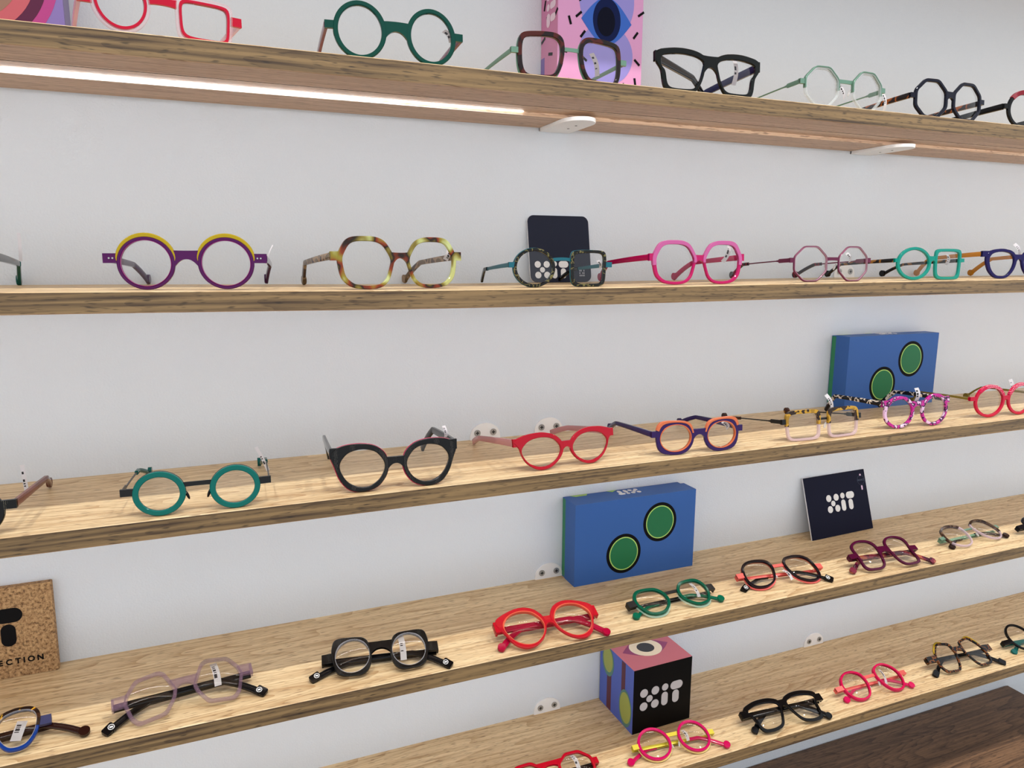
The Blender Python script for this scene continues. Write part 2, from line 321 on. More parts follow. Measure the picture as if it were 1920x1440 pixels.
def blue_box(x0, x1, zb, h, depth, tip, label):
    o = bpy.data.objects.new('gift_box', None); COL.objects.link(o); o.location = (x0, 0, zb); tag(o, label, 'box', 'blue printed boxes')
    w = x1-x0; bm = bmesh.new()
    box(bm, 0, w, -depth, -depth*0.28, 0, h); bmesh.ops.bevel(bm, geom=bm.edges[:], offset=0.0006, segments=1)
    obj('box_lid', bm, BLUE, o)
    bm = bmesh.new(); box(bm, 0.003*0+0.0008, w-0.004, -depth*0.28, -0.0012, 0.0, h-0.0012); b = obj('box_base', bm, BLUE, o)
    decal('printed_side', GREEN2, o, [rrect(0.0, 0.002, depth*0.22, h-0.002, 0.0003, 2)], (0.0008, -0.002, 0), (0, -1, 0), Z_, (-1, 0, 0))
    for cx, cz in ((0.1395, 0.0785), (0.0795, 0.0385)):
        decal('printed_ring', PRINT_K, o, [disc_pts(cx, cz, 0.0285, 0.0300, 48)], (0, -depth, 0), X_, Z_, NY, 0.0002)
        decal('printed_ring', LIME, o, [disc_pts(cx, cz, 0.0238, 0.0253, 48)], (0, -depth, 0), X_, Z_, NY, 0.0004)
        decal('printed_disc', GREEN, o, [disc_pts(cx, cz, 0.0222, 0.0237, 48)], (0, -depth, 0), X_, Z_, NY, 0.0006)
    bm = bmesh.new(); xit(bm, (0.118, -0.009, h), (-1, 0, 0), (0, -1, 0), (0, 0, 1), 0.0175); obj('logo_print', bm, PRINT_W, o)
    decal('printed_blob', LIME, o, [[(0.012, 0), (0.040, 0), (0.036, -0.006), (0.018, -0.006)], [(0.072, 0), (0.088, 0), (0.079, -0.006)]], (0, -0.0015, h-0.0012), X_, (0, 1, 0), (0, 0, 1))
    o.rotation_euler = (tip, 0, 0)
    return o
blue_box(0.4385, 0.6395, SHELF_Z['D'], 0.1215, 0.0435, 0, 'blue box with two green discs on the second lowest shelf, left of the navy card')
blue_box(0.925, 1.125, SHELF_Z['C'], 0.1205, 0.038, 0, 'blue box with two green discs on the middle shelf behind the magenta glasses')
# patterned cube
cu = bpy.data.objects.new('display_cube', None); COL.objects.link(cu); cu.location = (0.5095, -0.0963, SHELF_Z['E']); cu.rotation_euler = (0, 0, R(1.5))
tag(cu, 'cube with black XiT front, pink top with an eye and blue patterned side', 'cube')
S_ = 0.1005; s = S_; bm = bmesh.new(); box(bm, 0, s, 0, s*0.93, 0, s); bmesh.ops.bevel(bm, geom=bm.edges[:], offset=0.0005, segments=1)
for f in bm.faces:
    n = f.normal
    f.normal_update(); n = f.normal
    f.material_index = 1 if n.z > 0.9 else (2 if abs(n.x) > 0.9 else 0)
obj('cube_body', bm, [plain('cube_black', (4, 4, 6), 0.5, spec=0.1), plain('cube_pink', (196, 112, 128), 0.5), plain('cube_blue', (76, 98, 186), 0.5)], cu)
bm = bmesh.new(); xit(bm, (0.0115, 0, 0.0335), X_, Z_, NY, 0.0345); obj('logo_print', bm, PRINT_GREY, cu)
def eye_pts(cx, cy, rx, ry, n=20):
    a = [(cx-rx+2*rx*i/n, cy+ry*math.sin(math.pi*i/n)) for i in range(n)]
    return a+[(cx+rx-2*rx*i/n, cy-ry*math.sin(math.pi*i/n)) for i in range(n)]
decal('printed_eye', plain('eye_plum', (142, 62, 112), 0.5), cu, [eye_pts(0.050, 0.047, 0.040, 0.022)], (0, 0, s), X_, (0, 1, 0), Z_, 0.0002)
decal('printed_iris', plain('eye_cream', (240, 232, 208), 0.5), cu, [disc_pts(0.050, 0.047, 0.0255, 0.0225, 40)], (0, 0, s), X_, (0, 1, 0), Z_, 0.0004)
decal('printed_pupil', plain('eye_slate', (44, 50, 56), 0.5), cu, [disc_pts(0.050, 0.047, 0.0135, 0.0125, 32)], (0, 0, s), X_, (0, 1, 0), Z_, 0.0006)
YV, ZV, NXV = (0, 1, 0), Z_, (-1, 0, 0)
decal('printed_stripe', plain('stripe_maroon', (88, 34, 52), 0.5), cu, [rrect(0.022, 0.048, 0.032, s-0.001, 0.0002, 1), rrect(0.060, 0.001, 0.072, 0.062, 0.0002, 1)], (0, 0, 0), YV, ZV, NXV, 0.0002)
decal('printed_oval', plain('oval_teal', (84, 128, 118), 0.5), cu, [disc_pts(0.020, 0.030, 0.0165, 0.029, 40), disc_pts(0.070, 0.078, 0.0165, 0.024, 40)], (0, 0, 0), YV, ZV, NXV, 0.0004)
decal('printed_oval', plain('oval_olive', (158, 166, 80), 0.5), cu, [disc_pts(0.0195, 0.031, 0.0145, 0.024, 40), disc_pts(0.070, 0.080, 0.0135, 0.0195, 40)], (0, 0, 0), YV, ZV, NXV, 0.0006)
# navy square card
NAVY = plain('navy_card', (10, 12, 38), 0.5, spec=0.12); EDGEW = plain('card_edge', (225, 224, 228), 0.6)
def leaning(name, label, cat, x, y, z, w, h, th, yawd, r, grp=None):
    o = bpy.data.objects.new(name, None); COL.objects.link(o)
    o.location = (x, y, z); o.rotation_euler = (-math.asin(min(0.9, (-y-th)/h)), 0, R(yawd)); tag(o, label, cat, grp)
    return o
cd = leaning('display_card', 'navy square card with white XiT mark leaning on the wall behind folded glasses', 'card', 0.9535, -0.0330, SHELF_Z['D']+0.0006, 0.142, 0.103, 0.003, 2.5, 0)
bm = bmesh.new(); prism(bm, rrect(-0.071, 0, 0.071, 0.103, 0.0006, 2), (0, 0.0026, 0), X_, Z_, NY, 0.0022); obj('card_board', bm, EDGEW, cd)
bm = bmesh.new(); prism(bm, rrect(-0.071, 0, 0.071, 0.103, 0.0006, 2), (0, 0.0004, 0), X_, Z_, NY, 0.0004); obj('card_face', bm, NAVY, cd)
bm = bmesh.new(); xit(bm, (-0.0265, 0, 0.0385), X_, Z_, NY, 0.0305); obj('logo_print', bm, PRINT_W, cd)
PK = plain('pale_pink_print', (226, 196, 226), 0.5)
decal('printed_mark', PK, cd, [disc_pts(0.060, 0.094, 0.0018, n=14), rrect(0.0585, 0.0680, 0.0615, 0.0755, 0.0008, 3)], (0, 0, 0), X_, Z_, NY)
FAINT = plain('faint_print', (70, 82, 104), 0.5)
def text(body, parent, mat, x, z, size, y=-0.0001, space=1.0, bold=0.0, rot=0.0):
    c = bpy.data.curves.new('printed_text', 'FONT'); c.body = body; c.size = size; c.extrude = 0.00015; c.space_character = space; c.align_x = 'CENTER'; c.offset = bold
    t = bpy.data.objects.new('printed_text', c); COL.objects.link(t); dg = bpy.context.evaluated_depsgraph_get(); dg.update()
    me = bpy.data.meshes.new_from_object(t.evaluated_get(dg)); bpy.data.objects.remove(t)
    me.materials.clear(); me.materials.append(mat)
    o = bpy.data.objects.new('printed_text', me); COL.objects.link(o); o.parent = parent
    o.location = (x, y, z); o.rotation_euler = (R(90), rot, 0); return o
text('FRANCE', cd, FAINT, 0.060, 0.0835, 0.0046)
ring = []
bm = bmesh.new()
for i in range(32):
    a0, a1 = 2*math.pi*i/32, 2*math.pi*(i+0.6)/32
    prism(bm, [(0.060+q*math.cos(a), 0.085+q*math.sin(a)) for q, a in ((0.0080, a0), (0.0084, a0), (0.0084, a1), (0.0080, a1))], (0, 0, 0), X_, Z_, NY, 0.0002)
obj('printed_seal', bm, FAINT, cd)
# navy round-cornered card on the eye level shelf
cb = leaning('display_card', 'tall navy card with rounded corners leaning behind the round and square glasses', 'card', 0.4245, -0.018, SHELF_Z['B']-0.0028, 0.09, 0.089, 0.003, 0, 0)
bm = bmesh.new(); prism(bm, rrect(-0.0452, 0.0, 0.0448, 0.089, 0.009, 8), (0, 0.0028, 0), X_, Z_, NY, 0.0024); obj('card_board', bm, EDGEW, cb, 40)
bm = bmesh.new(); prism(bm, rrect(-0.0452, 0.0, 0.0448, 0.089, 0.009, 8), (0, 0.0004, 0), X_, Z_, NY, 0.0005); obj('card_face', bm, plain('navy_flock', (14, 22, 46), 0.8), cb, 40)
bm = bmesh.new(); xit(bm, (-0.0385, -0.0001, 0.0050), X_, Z_, NY, 0.0232); obj('logo_print', bm, PRINT_W, cb)
decal('printed_mark', PRINT_W, cb, [pill_pts(0.0165, 0.008, 0.0165, 0.024, 0.0012), disc_pts(0.0165, 0.0075, 0.0024, n=16), disc_pts(0.0155, 0.0252, 0.0024, n=16)], (0, -0.0001, 0), X_, Z_, NY)
decal('printed_mark', plain('grey_print', (150, 152, 160), 0.6), cb, [rrect(0.0270+0.0021*(j % 4), 0.0075+0.0033*(j//4), 0.0284+0.0021*(j % 4), 0.0098+0.0033*(j//4), 0.0003, 1) for j in range(16) if j not in (5, 10)], (0, -0.0001, 0), X_, Z_, NY)
# cork sign
co = leaning('cork_sign', 'cork sign with a black T mark and COLLECTION lettering at the left edge', 'sign', -0.2985, -0.0165, SHELF_Z['D']+0.0004, 0.2, 0.103, 0.009, 0, 0)
CK = cork(); bm = bmesh.new(); box(bm, -0.10, 0.10, 0, 0.009, 0, 0.103); bmesh.ops.bevel(bm, geom=bm.edges[:], offset=0.001, segments=2); obj('cork_panel', bm, CK, co)
bm = bmesh.new(); xit(bm, (-0.0218, 0.0001, 0.036), X_, Z_, NY, 0.0435); obj('logo_print', bm, PRINT_K, co)
for ch, px_ in zip('COLLECTION', (0.0155, 0.0235, 0.0310, 0.0380, 0.0460, 0.0540, 0.0625, 0.0683, 0.0750, 0.0838)): text(ch, co, PRINT_K, px_, 0.0155, 0.0085, bold=0.00032)
# pink eye box on the topmost shelf
pb = bpy.data.objects.new('gift_box', None); COL.objects.link(pb); pb.location = (0.3985, 0, SHELF_Z['A']); tag(pb, 'pink box with a blue eye print and black dashes on the topmost shelf', 'box')
PINK = plain('pink_board', (226, 158, 204), 0.45); dp = 0.05; w = 0.119; h = 0.2
bm = bmesh.new(); box(bm, 0, w, -dp, -0.001, 0, h); bmesh.ops.bevel(bm, geom=bm.edges[:], offset=0.0006, segments=1); obj('box_body', bm, PINK, pb)
decal('printed_side', plain('side_pink', (208, 130, 172), 0.5), pb, [rrect(0.001, 0.001, dp-0.001, h-0.001, 0.0003, 1)], (0, 0, 0), (0, -1, 0), Z_, (-1, 0, 0), 0.0002)
decal('printed_side', plain('side_purple', (116, 92, 170), 0.5), pb, [rrect(0.001, 0.001, 0.012, 0.064, 0.0003, 1)], (0, 0, 0), (0, -1, 0), Z_, (-1, 0, 0), 0.0004)
decal('printed_shape', plain('periwinkle', (150, 140, 214), 0.5), pb, [disc_pts(0.067, 0.128, 0.0385, 0.045, 48), disc_pts(0.067, 0.065, 0.0385, 0.036, 48)], (0, -dp, 0), X_, Z_, NY, 0.0002)
decal('printed_eye', plain('eye_blue', (36, 96, 196), 0.5), pb, [eye_pts(0.067, 0.104, 0.0355, 0.0275)], (0, -dp, 0), X_, Z_, NY, 0.0004)
decal('printed_iris', plain('eye_navy', (8, 24, 74), 0.6, spec=0.15), pb, [disc_pts(0.067, 0.1055, 0.0195, 0.0255, 40)], (0, -dp, 0), X_, Z_, NY, 0.0006)
decal('printed_pupil', plain('eye_dark', (4, 6, 30), 0.6, spec=0.12), pb, [disc_pts(0.066, 0.1035, 0.0125, 0.017, 40)], (0, -dp, 0), X_, Z_, NY, 0.0008)
dash = []
for cx, cz, a in ((0.006,0.155,70),(0.028,0.128,-68),(0.016,0.100,-72),(0.028,0.108,40),(0.034,0.086,52),(0.116,0.118,35),(0.109,0.092,52),(0.112,0.060,-40),(0.110,0.036,-80),(0.090,0.030,35),(0.036,0.058,-35),(0.008,0.064,-8),(0.004,0.045,65),(0.014,0.028,62),(0.034,0.022,30),(0.105,0.012,30),(0.06,0.012,-30),(0.116,0.15,-60),(0.02,0.18,30),(0.1,0.18,10)):
    c, s1 = math.cos(R(a)), math.sin(R(a)); dash.append([(cx+q*c-p*s1, cz+q*s1+p*c) for q, p in ((-0.005, -0.0014), (0.005, -0.0014), (0.005, 0.0014), (-0.005, 0.0014))])
decal('printed_dashes', PRINT_K, pb, dash, (0, -dp, 0), X_, Z_, NY, 0.0005)
sd = []
for cx, cz, a in ((0.012,0.125,70),(0.020,0.105,-75),(0.045,0.108,40),(0.008,0.085,20),(0.03,0.064,-12),(0.022,0.030,60),(0.045,0.03,30)):
    c, s1 = math.cos(R(a)), math.sin(R(a)); sd.append([(cx+q*c-p*s1, cz+q*s1+p*c) for q, p in ((-0.006, -0.0018), (0.006, -0.0018), (0.006, 0.0018), (-0.006, 0.0018))])
decal('printed_dashes', PRINT_K, pb, sd, (0, 0, 0), (0, -1, 0), Z_, (-1, 0, 0), 0.0006)
bm = bmesh.new(); xit(bm, (-0.0004, -0.044, 0.152), (0, 0, -1), (0, 1, 0)if 0 else (0, 1, 0), (-1, 0, 0), 0.026); obj('logo_print', bm, plain('pale_print', (236, 210, 226), 0.5), pb)
# lilac print box, top left
lb = bpy.data.objects.new('gift_box', None); COL.objects.link(lb); lb.location = (-0.1275, 0, SHELF_Z['A']); tag(lb, 'lilac box with curved pink and purple bands in the top left corner', 'box')
dp = 0.036; bm = bmesh.new(); box(bm, -0.2, 0, -dp, -0.001, 0, 0.12); bmesh.ops.bevel(bm, geom=bm.edges[:], offset=0.0006, segments=1)
obj('box_body', bm, plain('lilac_board', (146, 126, 200), 0.45), lb)
decal('printed_side', plain('side_lilac_grey', (140, 130, 176), 0.5), lb, [rrect(0.001, 0.001, dp-0.004, 0.119, 0.0003, 1)], (0, 0, 0), (0, -1, 0), Z_, (1, 0, 0), 0.0002)
for i, (q, c) in enumerate(((0.080, (196, 66, 148)), (0.071, (92, 0, 62)), (0.061, (212, 100, 112)), (0.049, (164, 122, 104)), (0.040, (226, 178, 222)), (0.028, (248, 236, 214)))):
    decal('printed_band', plain('band', c, 0.5), lb, [[p for p in disc_pts(-0.082, 0.082, q*1.0, q*1.0, 64) if p[1] > 0.001 and p[1] < 0.119]], (0, -dp, 0), X_, Z_, NY, 0.0002+0.0002*i)
# ---------------------------------------------------------------- eyeglasses
SHAPES = {
 'round': [(0.5, 0.0), (0.4976, 0.049), (0.4904, 0.0975), (0.4785, 0.1451), (0.4619, 0.1913), (0.441, 0.2357), (0.4157, 0.2778), (0.3865, 0.3172), (0.3536, 0.3536), (0.3172, 0.3865), (0.2778, 0.4157), (0.2357, 0.441), (0.1913, 0.4619), (0.1451, 0.4785), (0.0975, 0.4904), (0.049, 0.4976), (0.0, 0.5), (-0.049, 0.4976), (-0.0975, 0.4904), (-0.1451, 0.4785), (-0.1913, 0.4619), (-0.2357, 0.441), (-0.2778, 0.4157), (-0.3172, 0.3865), (-0.3536, 0.3536), (-0.3865, 0.3172), (-0.4157, 0.2778), (-0.441, 0.2357), (-0.4619, 0.1913), (-0.4785, 0.1451), (-0.4904, 0.0975), (-0.4976, 0.049), (-0.5, 0.0), (-0.4976, -0.049), (-0.4904, -0.0975), (-0.4785, -0.1451), (-0.4619, -0.1913), (-0.441, -0.2357), (-0.4157, -0.2778), (-0.3865, -0.3172), (-0.3536, -0.3536), (-0.3172, -0.3865), (-0.2778, -0.4157), (-0.2357, -0.441), (-0.1913, -0.4619), (-0.1451, -0.4785), (-0.0975, -0.4904), (-0.049, -0.4976), (-0.0, -0.5), (0.049, -0.4976), (0.0975, -0.4904), (0.1451, -0.4785), (0.1913, -0.4619), (0.2357, -0.441), (0.2778, -0.4157), (0.3172, -0.3865), (0.3536, -0.3536), (0.3865, -0.3172), (0.4157, -0.2778), (0.441, -0.2357), (0.4619, -0.1913), (0.4785, -0.1451), (0.4904, -0.0975), (0.4976, -0.049)],
 'oct': [(0.5, 0.0), (0.5, 0.0492), (0.5, 0.0995), (0.4993, 0.1515), (0.4878, 0.2021), (0.4618, 0.2468), (0.4256, 0.2844), (0.39, 0.32), (0.355, 0.355), (0.32, 0.39), (0.2844, 0.4256), (0.2468, 0.4618), (0.2021, 0.4878), (0.1515, 0.4993), (0.0995, 0.5), (0.0492, 0.5), (0.0, 0.5), (-0.0492, 0.5), (-0.0995, 0.5), (-0.1515, 0.4993), (-0.2021, 0.4878), (-0.2468, 0.4618), (-0.2844, 0.4256), (-0.32, 0.39), (-0.355, 0.355), (-0.39, 0.32), (-0.4256, 0.2844), (-0.4618, 0.2468), (-0.4878, 0.2021), (-0.4993, 0.1515), (-0.5, 0.0995), (-0.5, 0.0492), (-0.5, 0.0), (-0.5, -0.0492), (-0.5, -0.0995), (-0.4993, -0.1515), (-0.4878, -0.2021), (-0.4618, -0.2468), (-0.4256, -0.2844), (-0.39, -0.32), (-0.355, -0.355), (-0.32, -0.39), (-0.2844, -0.4256), (-0.2468, -0.4618), (-0.2021, -0.4878), (-0.1515, -0.4993), (-0.0995, -0.5), (-0.0492, -0.5), (-0.0, -0.5), (0.0492, -0.5), (0.0995, -0.5), (0.1515, -0.4993), (0.2021, -0.4878), (0.2468, -0.4618), (0.2844, -0.4256), (0.32, -0.39), (0.355, -0.355), (0.39, -0.32), (0.4256, -0.2844), (0.4618, -0.2468), (0.4878, -0.2021), (0.4993, -0.1515), (0.5, -0.0995), (0.5, -0.0492)],
 'octb': [(0.5, 0.0), (0.5, 0.0492), (0.5, 0.0995), (0.499, 0.1514), (0.4861, 0.2014), (0.4599, 0.2458), (0.4264, 0.2849), (0.3935, 0.3229), (0.3607, 0.3607), (0.3275, 0.399), (0.2931, 0.4387), (0.2546, 0.4763), (0.205, 0.4949), (0.1517, 0.5), (0.0995, 0.5), (0.0492, 0.5), (0.0, 0.5), (-0.0492, 0.5), (-0.0995, 0.5), (-0.1517, 0.5), (-0.2071, 0.5), (-0.2647, 0.4953), (-0.3167, 0.4739), (-0.3534, 0.4306), (-0.387, 0.387), (-0.4197, 0.3444), (-0.4522, 0.3021), (-0.4831, 0.2582), (-0.4975, 0.2061), (-0.5, 0.1517), (-0.5, 0.0995), (-0.5, 0.0492), (-0.5, 0.0), (-0.5, -0.0492), (-0.5, -0.0995), (-0.5, -0.1517), (-0.4968, -0.2058), (-0.4792, -0.2561), (-0.4436, -0.2964), (-0.4064, -0.3336), (-0.37, -0.37), (-0.3336, -0.4064), (-0.2964, -0.4436), (-0.2561, -0.4792), (-0.2058, -0.4968), (-0.1517, -0.5), (-0.0995, -0.5), (-0.0492, -0.5), (-0.0, -0.5), (0.0492, -0.5), (0.0995, -0.5), (0.1517, -0.5), (0.2056, -0.4964), (0.2547, -0.4765), (0.2931, -0.4387), (0.3275, -0.399), (0.3607, -0.3607), (0.3935, -0.3229), (0.4264, -0.2849), (0.4599, -0.2458), (0.4861, -0.2014), (0.499, -0.1514), (0.5, -0.0995), (0.5, -0.0492)],
 'sq': [(0.5, 0.0), (0.5, 0.0492), (0.5, 0.0995), (0.5, 0.1517), (0.4984, 0.2064), (0.4965, 0.2654), (0.4906, 0.3278), (0.4807, 0.3945), (0.4497, 0.4497), (0.394, 0.4801), (0.3273, 0.4899), (0.2652, 0.4961), (0.2062, 0.4979), (0.1515, 0.4995), (0.0995, 0.5), (0.0492, 0.5), (0.0, 0.5), (-0.0492, 0.5), (-0.0995, 0.5), (-0.1517, 0.5), (-0.2064, 0.4983), (-0.2651, 0.4959), (-0.3276, 0.4903), (-0.394, 0.4801), (-0.4556, 0.4556), (-0.4866, 0.3993), (-0.497, 0.3321), (-0.4992, 0.2668), (-0.4986, 0.2065), (-0.4964, 0.1506), (-0.4939, 0.0982), (-0.4906, 0.0483), (-0.4874, 0.0), (-0.4842, -0.0477), (-0.481, -0.0957), (-0.4777, -0.1449), (-0.473, -0.1959), (-0.4676, -0.25), (-0.4597, -0.3072), (-0.4483, -0.3679), (-0.4272, -0.4272), (-0.3843, -0.4683), (-0.3245, -0.4856), (-0.2635, -0.4929), (-0.2059, -0.497), (-0.1513, -0.4988), (-0.0995, -0.5), (-0.0492, -0.5), (-0.0, -0.5), (0.0492, -0.5), (0.0995, -0.5), (0.1516, -0.4997), (0.206, -0.4972), (0.2643, -0.4945), (0.3241, -0.485), (0.3856, -0.4699), (0.435, -0.435), (0.4686, -0.3846), (0.4844, -0.3237), (0.4925, -0.2633), (0.4966, -0.2057), (0.4987, -0.1513), (0.5, -0.0995), (0.5, -0.0492)],
 'sqr': [(0.5, 0.0), (0.5, 0.0492), (0.4978, 0.099), (0.4939, 0.1498), (0.4856, 0.2012), (0.4726, 0.2526), (0.4532, 0.3029), (0.4293, 0.3523), (0.3968, 0.3968), (0.3551, 0.4327), (0.3058, 0.4577), (0.2545, 0.4762), (0.2021, 0.488), (0.1501, 0.4949), (0.0991, 0.4982), (0.0492, 0.5), (0.0, 0.5), (-0.0492, 0.5), (-0.0991, 0.4982), (-0.1501, 0.4949), (-0.2021, 0.488), (-0.2545, 0.4762), (-0.3058, 0.4577), (-0.3551, 0.4327), (-0.3968, 0.3968), (-0.4293, 0.3523), (-0.4532, 0.3029), (-0.4726, 0.2526), (-0.4856, 0.2012), (-0.4939, 0.1498), (-0.4978, 0.099), (-0.5, 0.0492), (-0.5, 0.0), (-0.5, -0.0492), (-0.4978, -0.099), (-0.4939, -0.1498), (-0.4856, -0.2012), (-0.4726, -0.2526), (-0.4532, -0.3029), (-0.4293, -0.3523), (-0.3968, -0.3968), (-0.3551, -0.4327), (-0.3058, -0.4577), (-0.2545, -0.4762), (-0.2021, -0.488), (-0.1501, -0.4949), (-0.0991, -0.4982), (-0.0492, -0.5), (-0.0, -0.5), (0.0492, -0.5), (0.0991, -0.4982), (0.1501, -0.4949), (0.2021, -0.488), (0.2545, -0.4762), (0.3058, -0.4577), (0.3551, -0.4327), (0.3968, -0.3968), (0.4293, -0.3523), (0.4532, -0.3029), (0.4726, -0.2526), (0.4856, -0.2012), (0.4939, -0.1498), (0.4978, -0.099), (0.5, -0.0492)],
 'geo': [(0.4905, 0.0), (0.4992, 0.0492), (0.4952, 0.0985), (0.483, 0.1465), (0.4635, 0.192), (0.4409, 0.2357), (0.4177, 0.2791), (0.3935, 0.323), (0.366, 0.366), (0.3326, 0.4053), (0.2931, 0.4387), (0.2468, 0.4617), (0.1988, 0.4799), (0.1489, 0.4907), (0.0989, 0.4972), (0.0492, 0.4995), (0.0, 0.5), (-0.0492, 0.5), (-0.0994, 0.4999), (-0.1511, 0.498), (-0.204, 0.4926), (-0.2574, 0.4817), (-0.3079, 0.4608), (-0.3502, 0.4267), (-0.3832, 0.3832), (-0.4099, 0.3364), (-0.4335, 0.2897), (-0.4563, 0.2439), (-0.4768, 0.1975), (-0.4924, 0.1494), (-0.5, 0.0995), (-0.5, 0.0492), (-0.4968, 0.0), (-0.4914, -0.0484), (-0.4843, -0.0963), (-0.4763, -0.1445), (-0.468, -0.1938), (-0.4559, -0.2437), (-0.4367, -0.2918), (-0.4099, -0.3364), (-0.3747, -0.3747), (-0.3367, -0.4102), (-0.2946, -0.4409), (-0.2471, -0.4622), (-0.1973, -0.4762), (-0.147, -0.4846), (-0.0978, -0.4915), (-0.0489, -0.4968), (-0.0, -0.4993), (0.0492, -0.4991), (0.0985, -0.4952), (0.1483, -0.489), (0.1989, -0.4801), (0.2477, -0.4634), (0.2922, -0.4374), (0.3307, -0.403), (0.3657, -0.3657), (0.3929, -0.3225), (0.4129, -0.2759), (0.4276, -0.2286), (0.4411, -0.1827), (0.454, -0.1377), (0.4664, -0.0928), (0.4785, -0.0471)],
 'cat': [(0.4833, 0.0), (0.4929, 0.0485), (0.4996, 0.0994), (0.4986, 0.1512), (0.4857, 0.2012), (0.4634, 0.2477), (0.4343, 0.2902), (0.4017, 0.3296), (0.3665, 0.3665), (0.328, 0.3997), (0.2854, 0.4271), (0.2399, 0.4487), (0.1929, 0.4656), (0.1451, 0.4784), (0.0973, 0.4893), (0.049, 0.4973), (0.0, 0.4991), (-0.049, 0.4979), (-0.098, 0.4928), (-0.1465, 0.483), (-0.1958, 0.4727), (-0.2453, 0.4589), (-0.2941, 0.4402), (-0.3422, 0.4169), (-0.3882, 0.3882), (-0.4333, 0.3556), (-0.4714, 0.315), (-0.4953, 0.2647), (-0.5, 0.2071), (-0.4954, 0.1503), (-0.4746, 0.0944), (-0.4391, 0.0432), (-0.4151, 0.0), (-0.3975, -0.0391), (-0.3837, -0.0763), (-0.3716, -0.1127), (-0.36, -0.1491), (-0.3466, -0.1853), (-0.3315, -0.2215), (-0.3123, -0.2563), (-0.2914, -0.2914), (-0.2675, -0.3259), (-0.2405, -0.3599), (-0.2114, -0.3956), (-0.1779, -0.4296), (-0.1393, -0.4592), (-0.0958, -0.4819), (-0.0487, -0.494), (-0.0, -0.4999), (0.049, -0.4972), (0.0969, -0.4873), (0.1427, -0.4705), (0.1865, -0.4502), (0.2295, -0.4293), (0.2691, -0.4027), (0.3046, -0.3711), (0.3365, -0.3365), (0.3636, -0.2984), (0.3858, -0.2578), (0.4073, -0.2177), (0.4264, -0.1766), (0.4437, -0.1346), (0.4591, -0.0913), (0.4719, -0.0465)],
 'catin': [(0.4986, 0.0), (0.4978, 0.049), (0.4918, 0.0978), (0.4787, 0.1452), (0.4595, 0.1903), (0.4362, 0.2332), (0.4108, 0.2745), (0.3839, 0.315), (0.3544, 0.3544), (0.3211, 0.3913), (0.2811, 0.4207), (0.2382, 0.4456), (0.1925, 0.4647), (0.1448, 0.4774), (0.0973, 0.4893), (0.0489, 0.4969), (0.0, 0.4994), (-0.0491, 0.4986), (-0.098, 0.4925), (-0.1462, 0.482), (-0.1949, 0.4706), (-0.2422, 0.4531), (-0.287, 0.4295), (-0.3289, 0.4007), (-0.3658, 0.3658), (-0.3972, 0.3259), (-0.4277, 0.2858), (-0.4552, 0.2433), (-0.4768, 0.1975), (-0.4916, 0.1491), (-0.4979, 0.099), (-0.4978, 0.049), (-0.4896, 0.0), (-0.4771, -0.047), (-0.4605, -0.0916), (-0.4424, -0.1342), (-0.4237, -0.1755), (-0.4047, -0.2163), (-0.382, -0.2552), (-0.3569, -0.2929), (-0.3285, -0.3285), (-0.2962, -0.361), (-0.2613, -0.391), (-0.223, -0.4171), (-0.1836, -0.4433), (-0.1413, -0.4658), (-0.096, -0.4828), (-0.0487, -0.4949), (-0.0, -0.5), (0.0492, -0.5), (0.0984, -0.4946), (0.146, -0.4813), (0.1913, -0.4618), (0.2332, -0.4364), (0.2715, -0.4063), (0.3089, -0.3764), (0.3431, -0.3431), (0.3734, -0.3065), (0.4011, -0.268), (0.4247, -0.227), (0.4443, -0.184), (0.4636, -0.1406), (0.4797, -0.0954), (0.4918, -0.0484)],
 'way': [(0.476, 0.0), (0.491, 0.0484), (0.4992, 0.0993), (0.4923, 0.1493), (0.4723, 0.1956), (0.4409, 0.2357), (0.4032, 0.2694), (0.3668, 0.301), (0.3291, 0.3291), (0.2911, 0.3548), (0.2511, 0.3758), (0.2114, 0.3954), (0.1703, 0.4111), (0.1289, 0.4251), (0.0869, 0.4369), (0.0442, 0.449), (0.0, 0.4598), (-0.0463, 0.4706), (-0.0953, 0.479), (-0.1477, 0.487), (-0.2043, 0.4931), (-0.2656, 0.4969), (-0.334, 0.4999), (-0.4069, 0.4958), (-0.468, 0.468), (-0.4938, 0.4052), (-0.5, 0.3341), (-0.5, 0.2673), (-0.4946, 0.2049), (-0.4839, 0.1468), (-0.4686, 0.0932), (-0.4514, 0.0445), (-0.437, 0.0), (-0.4248, -0.0418), (-0.4142, -0.0824), (-0.4047, -0.1228), (-0.3957, -0.1639), (-0.3873, -0.207), (-0.3783, -0.2528), (-0.3644, -0.2991), (-0.3446, -0.3446), (-0.3173, -0.3866), (-0.2811, -0.4207), (-0.24, -0.4491), (-0.1945, -0.4696), (-0.1466, -0.4834), (-0.0977, -0.491), (-0.0488, -0.4955), (-0.0, -0.4985), (0.0492, -0.4998), (0.0991, -0.4984), (0.1494, -0.4924), (0.1986, -0.4795), (0.2454, -0.4591), (0.2875, -0.4303), (0.3207, -0.3908), (0.3471, -0.3471), (0.3682, -0.3022), (0.3852, -0.2574), (0.4014, -0.2146), (0.4168, -0.1727), (0.4319, -0.131), (0.4466, -0.0888), (0.4612, -0.0454)],
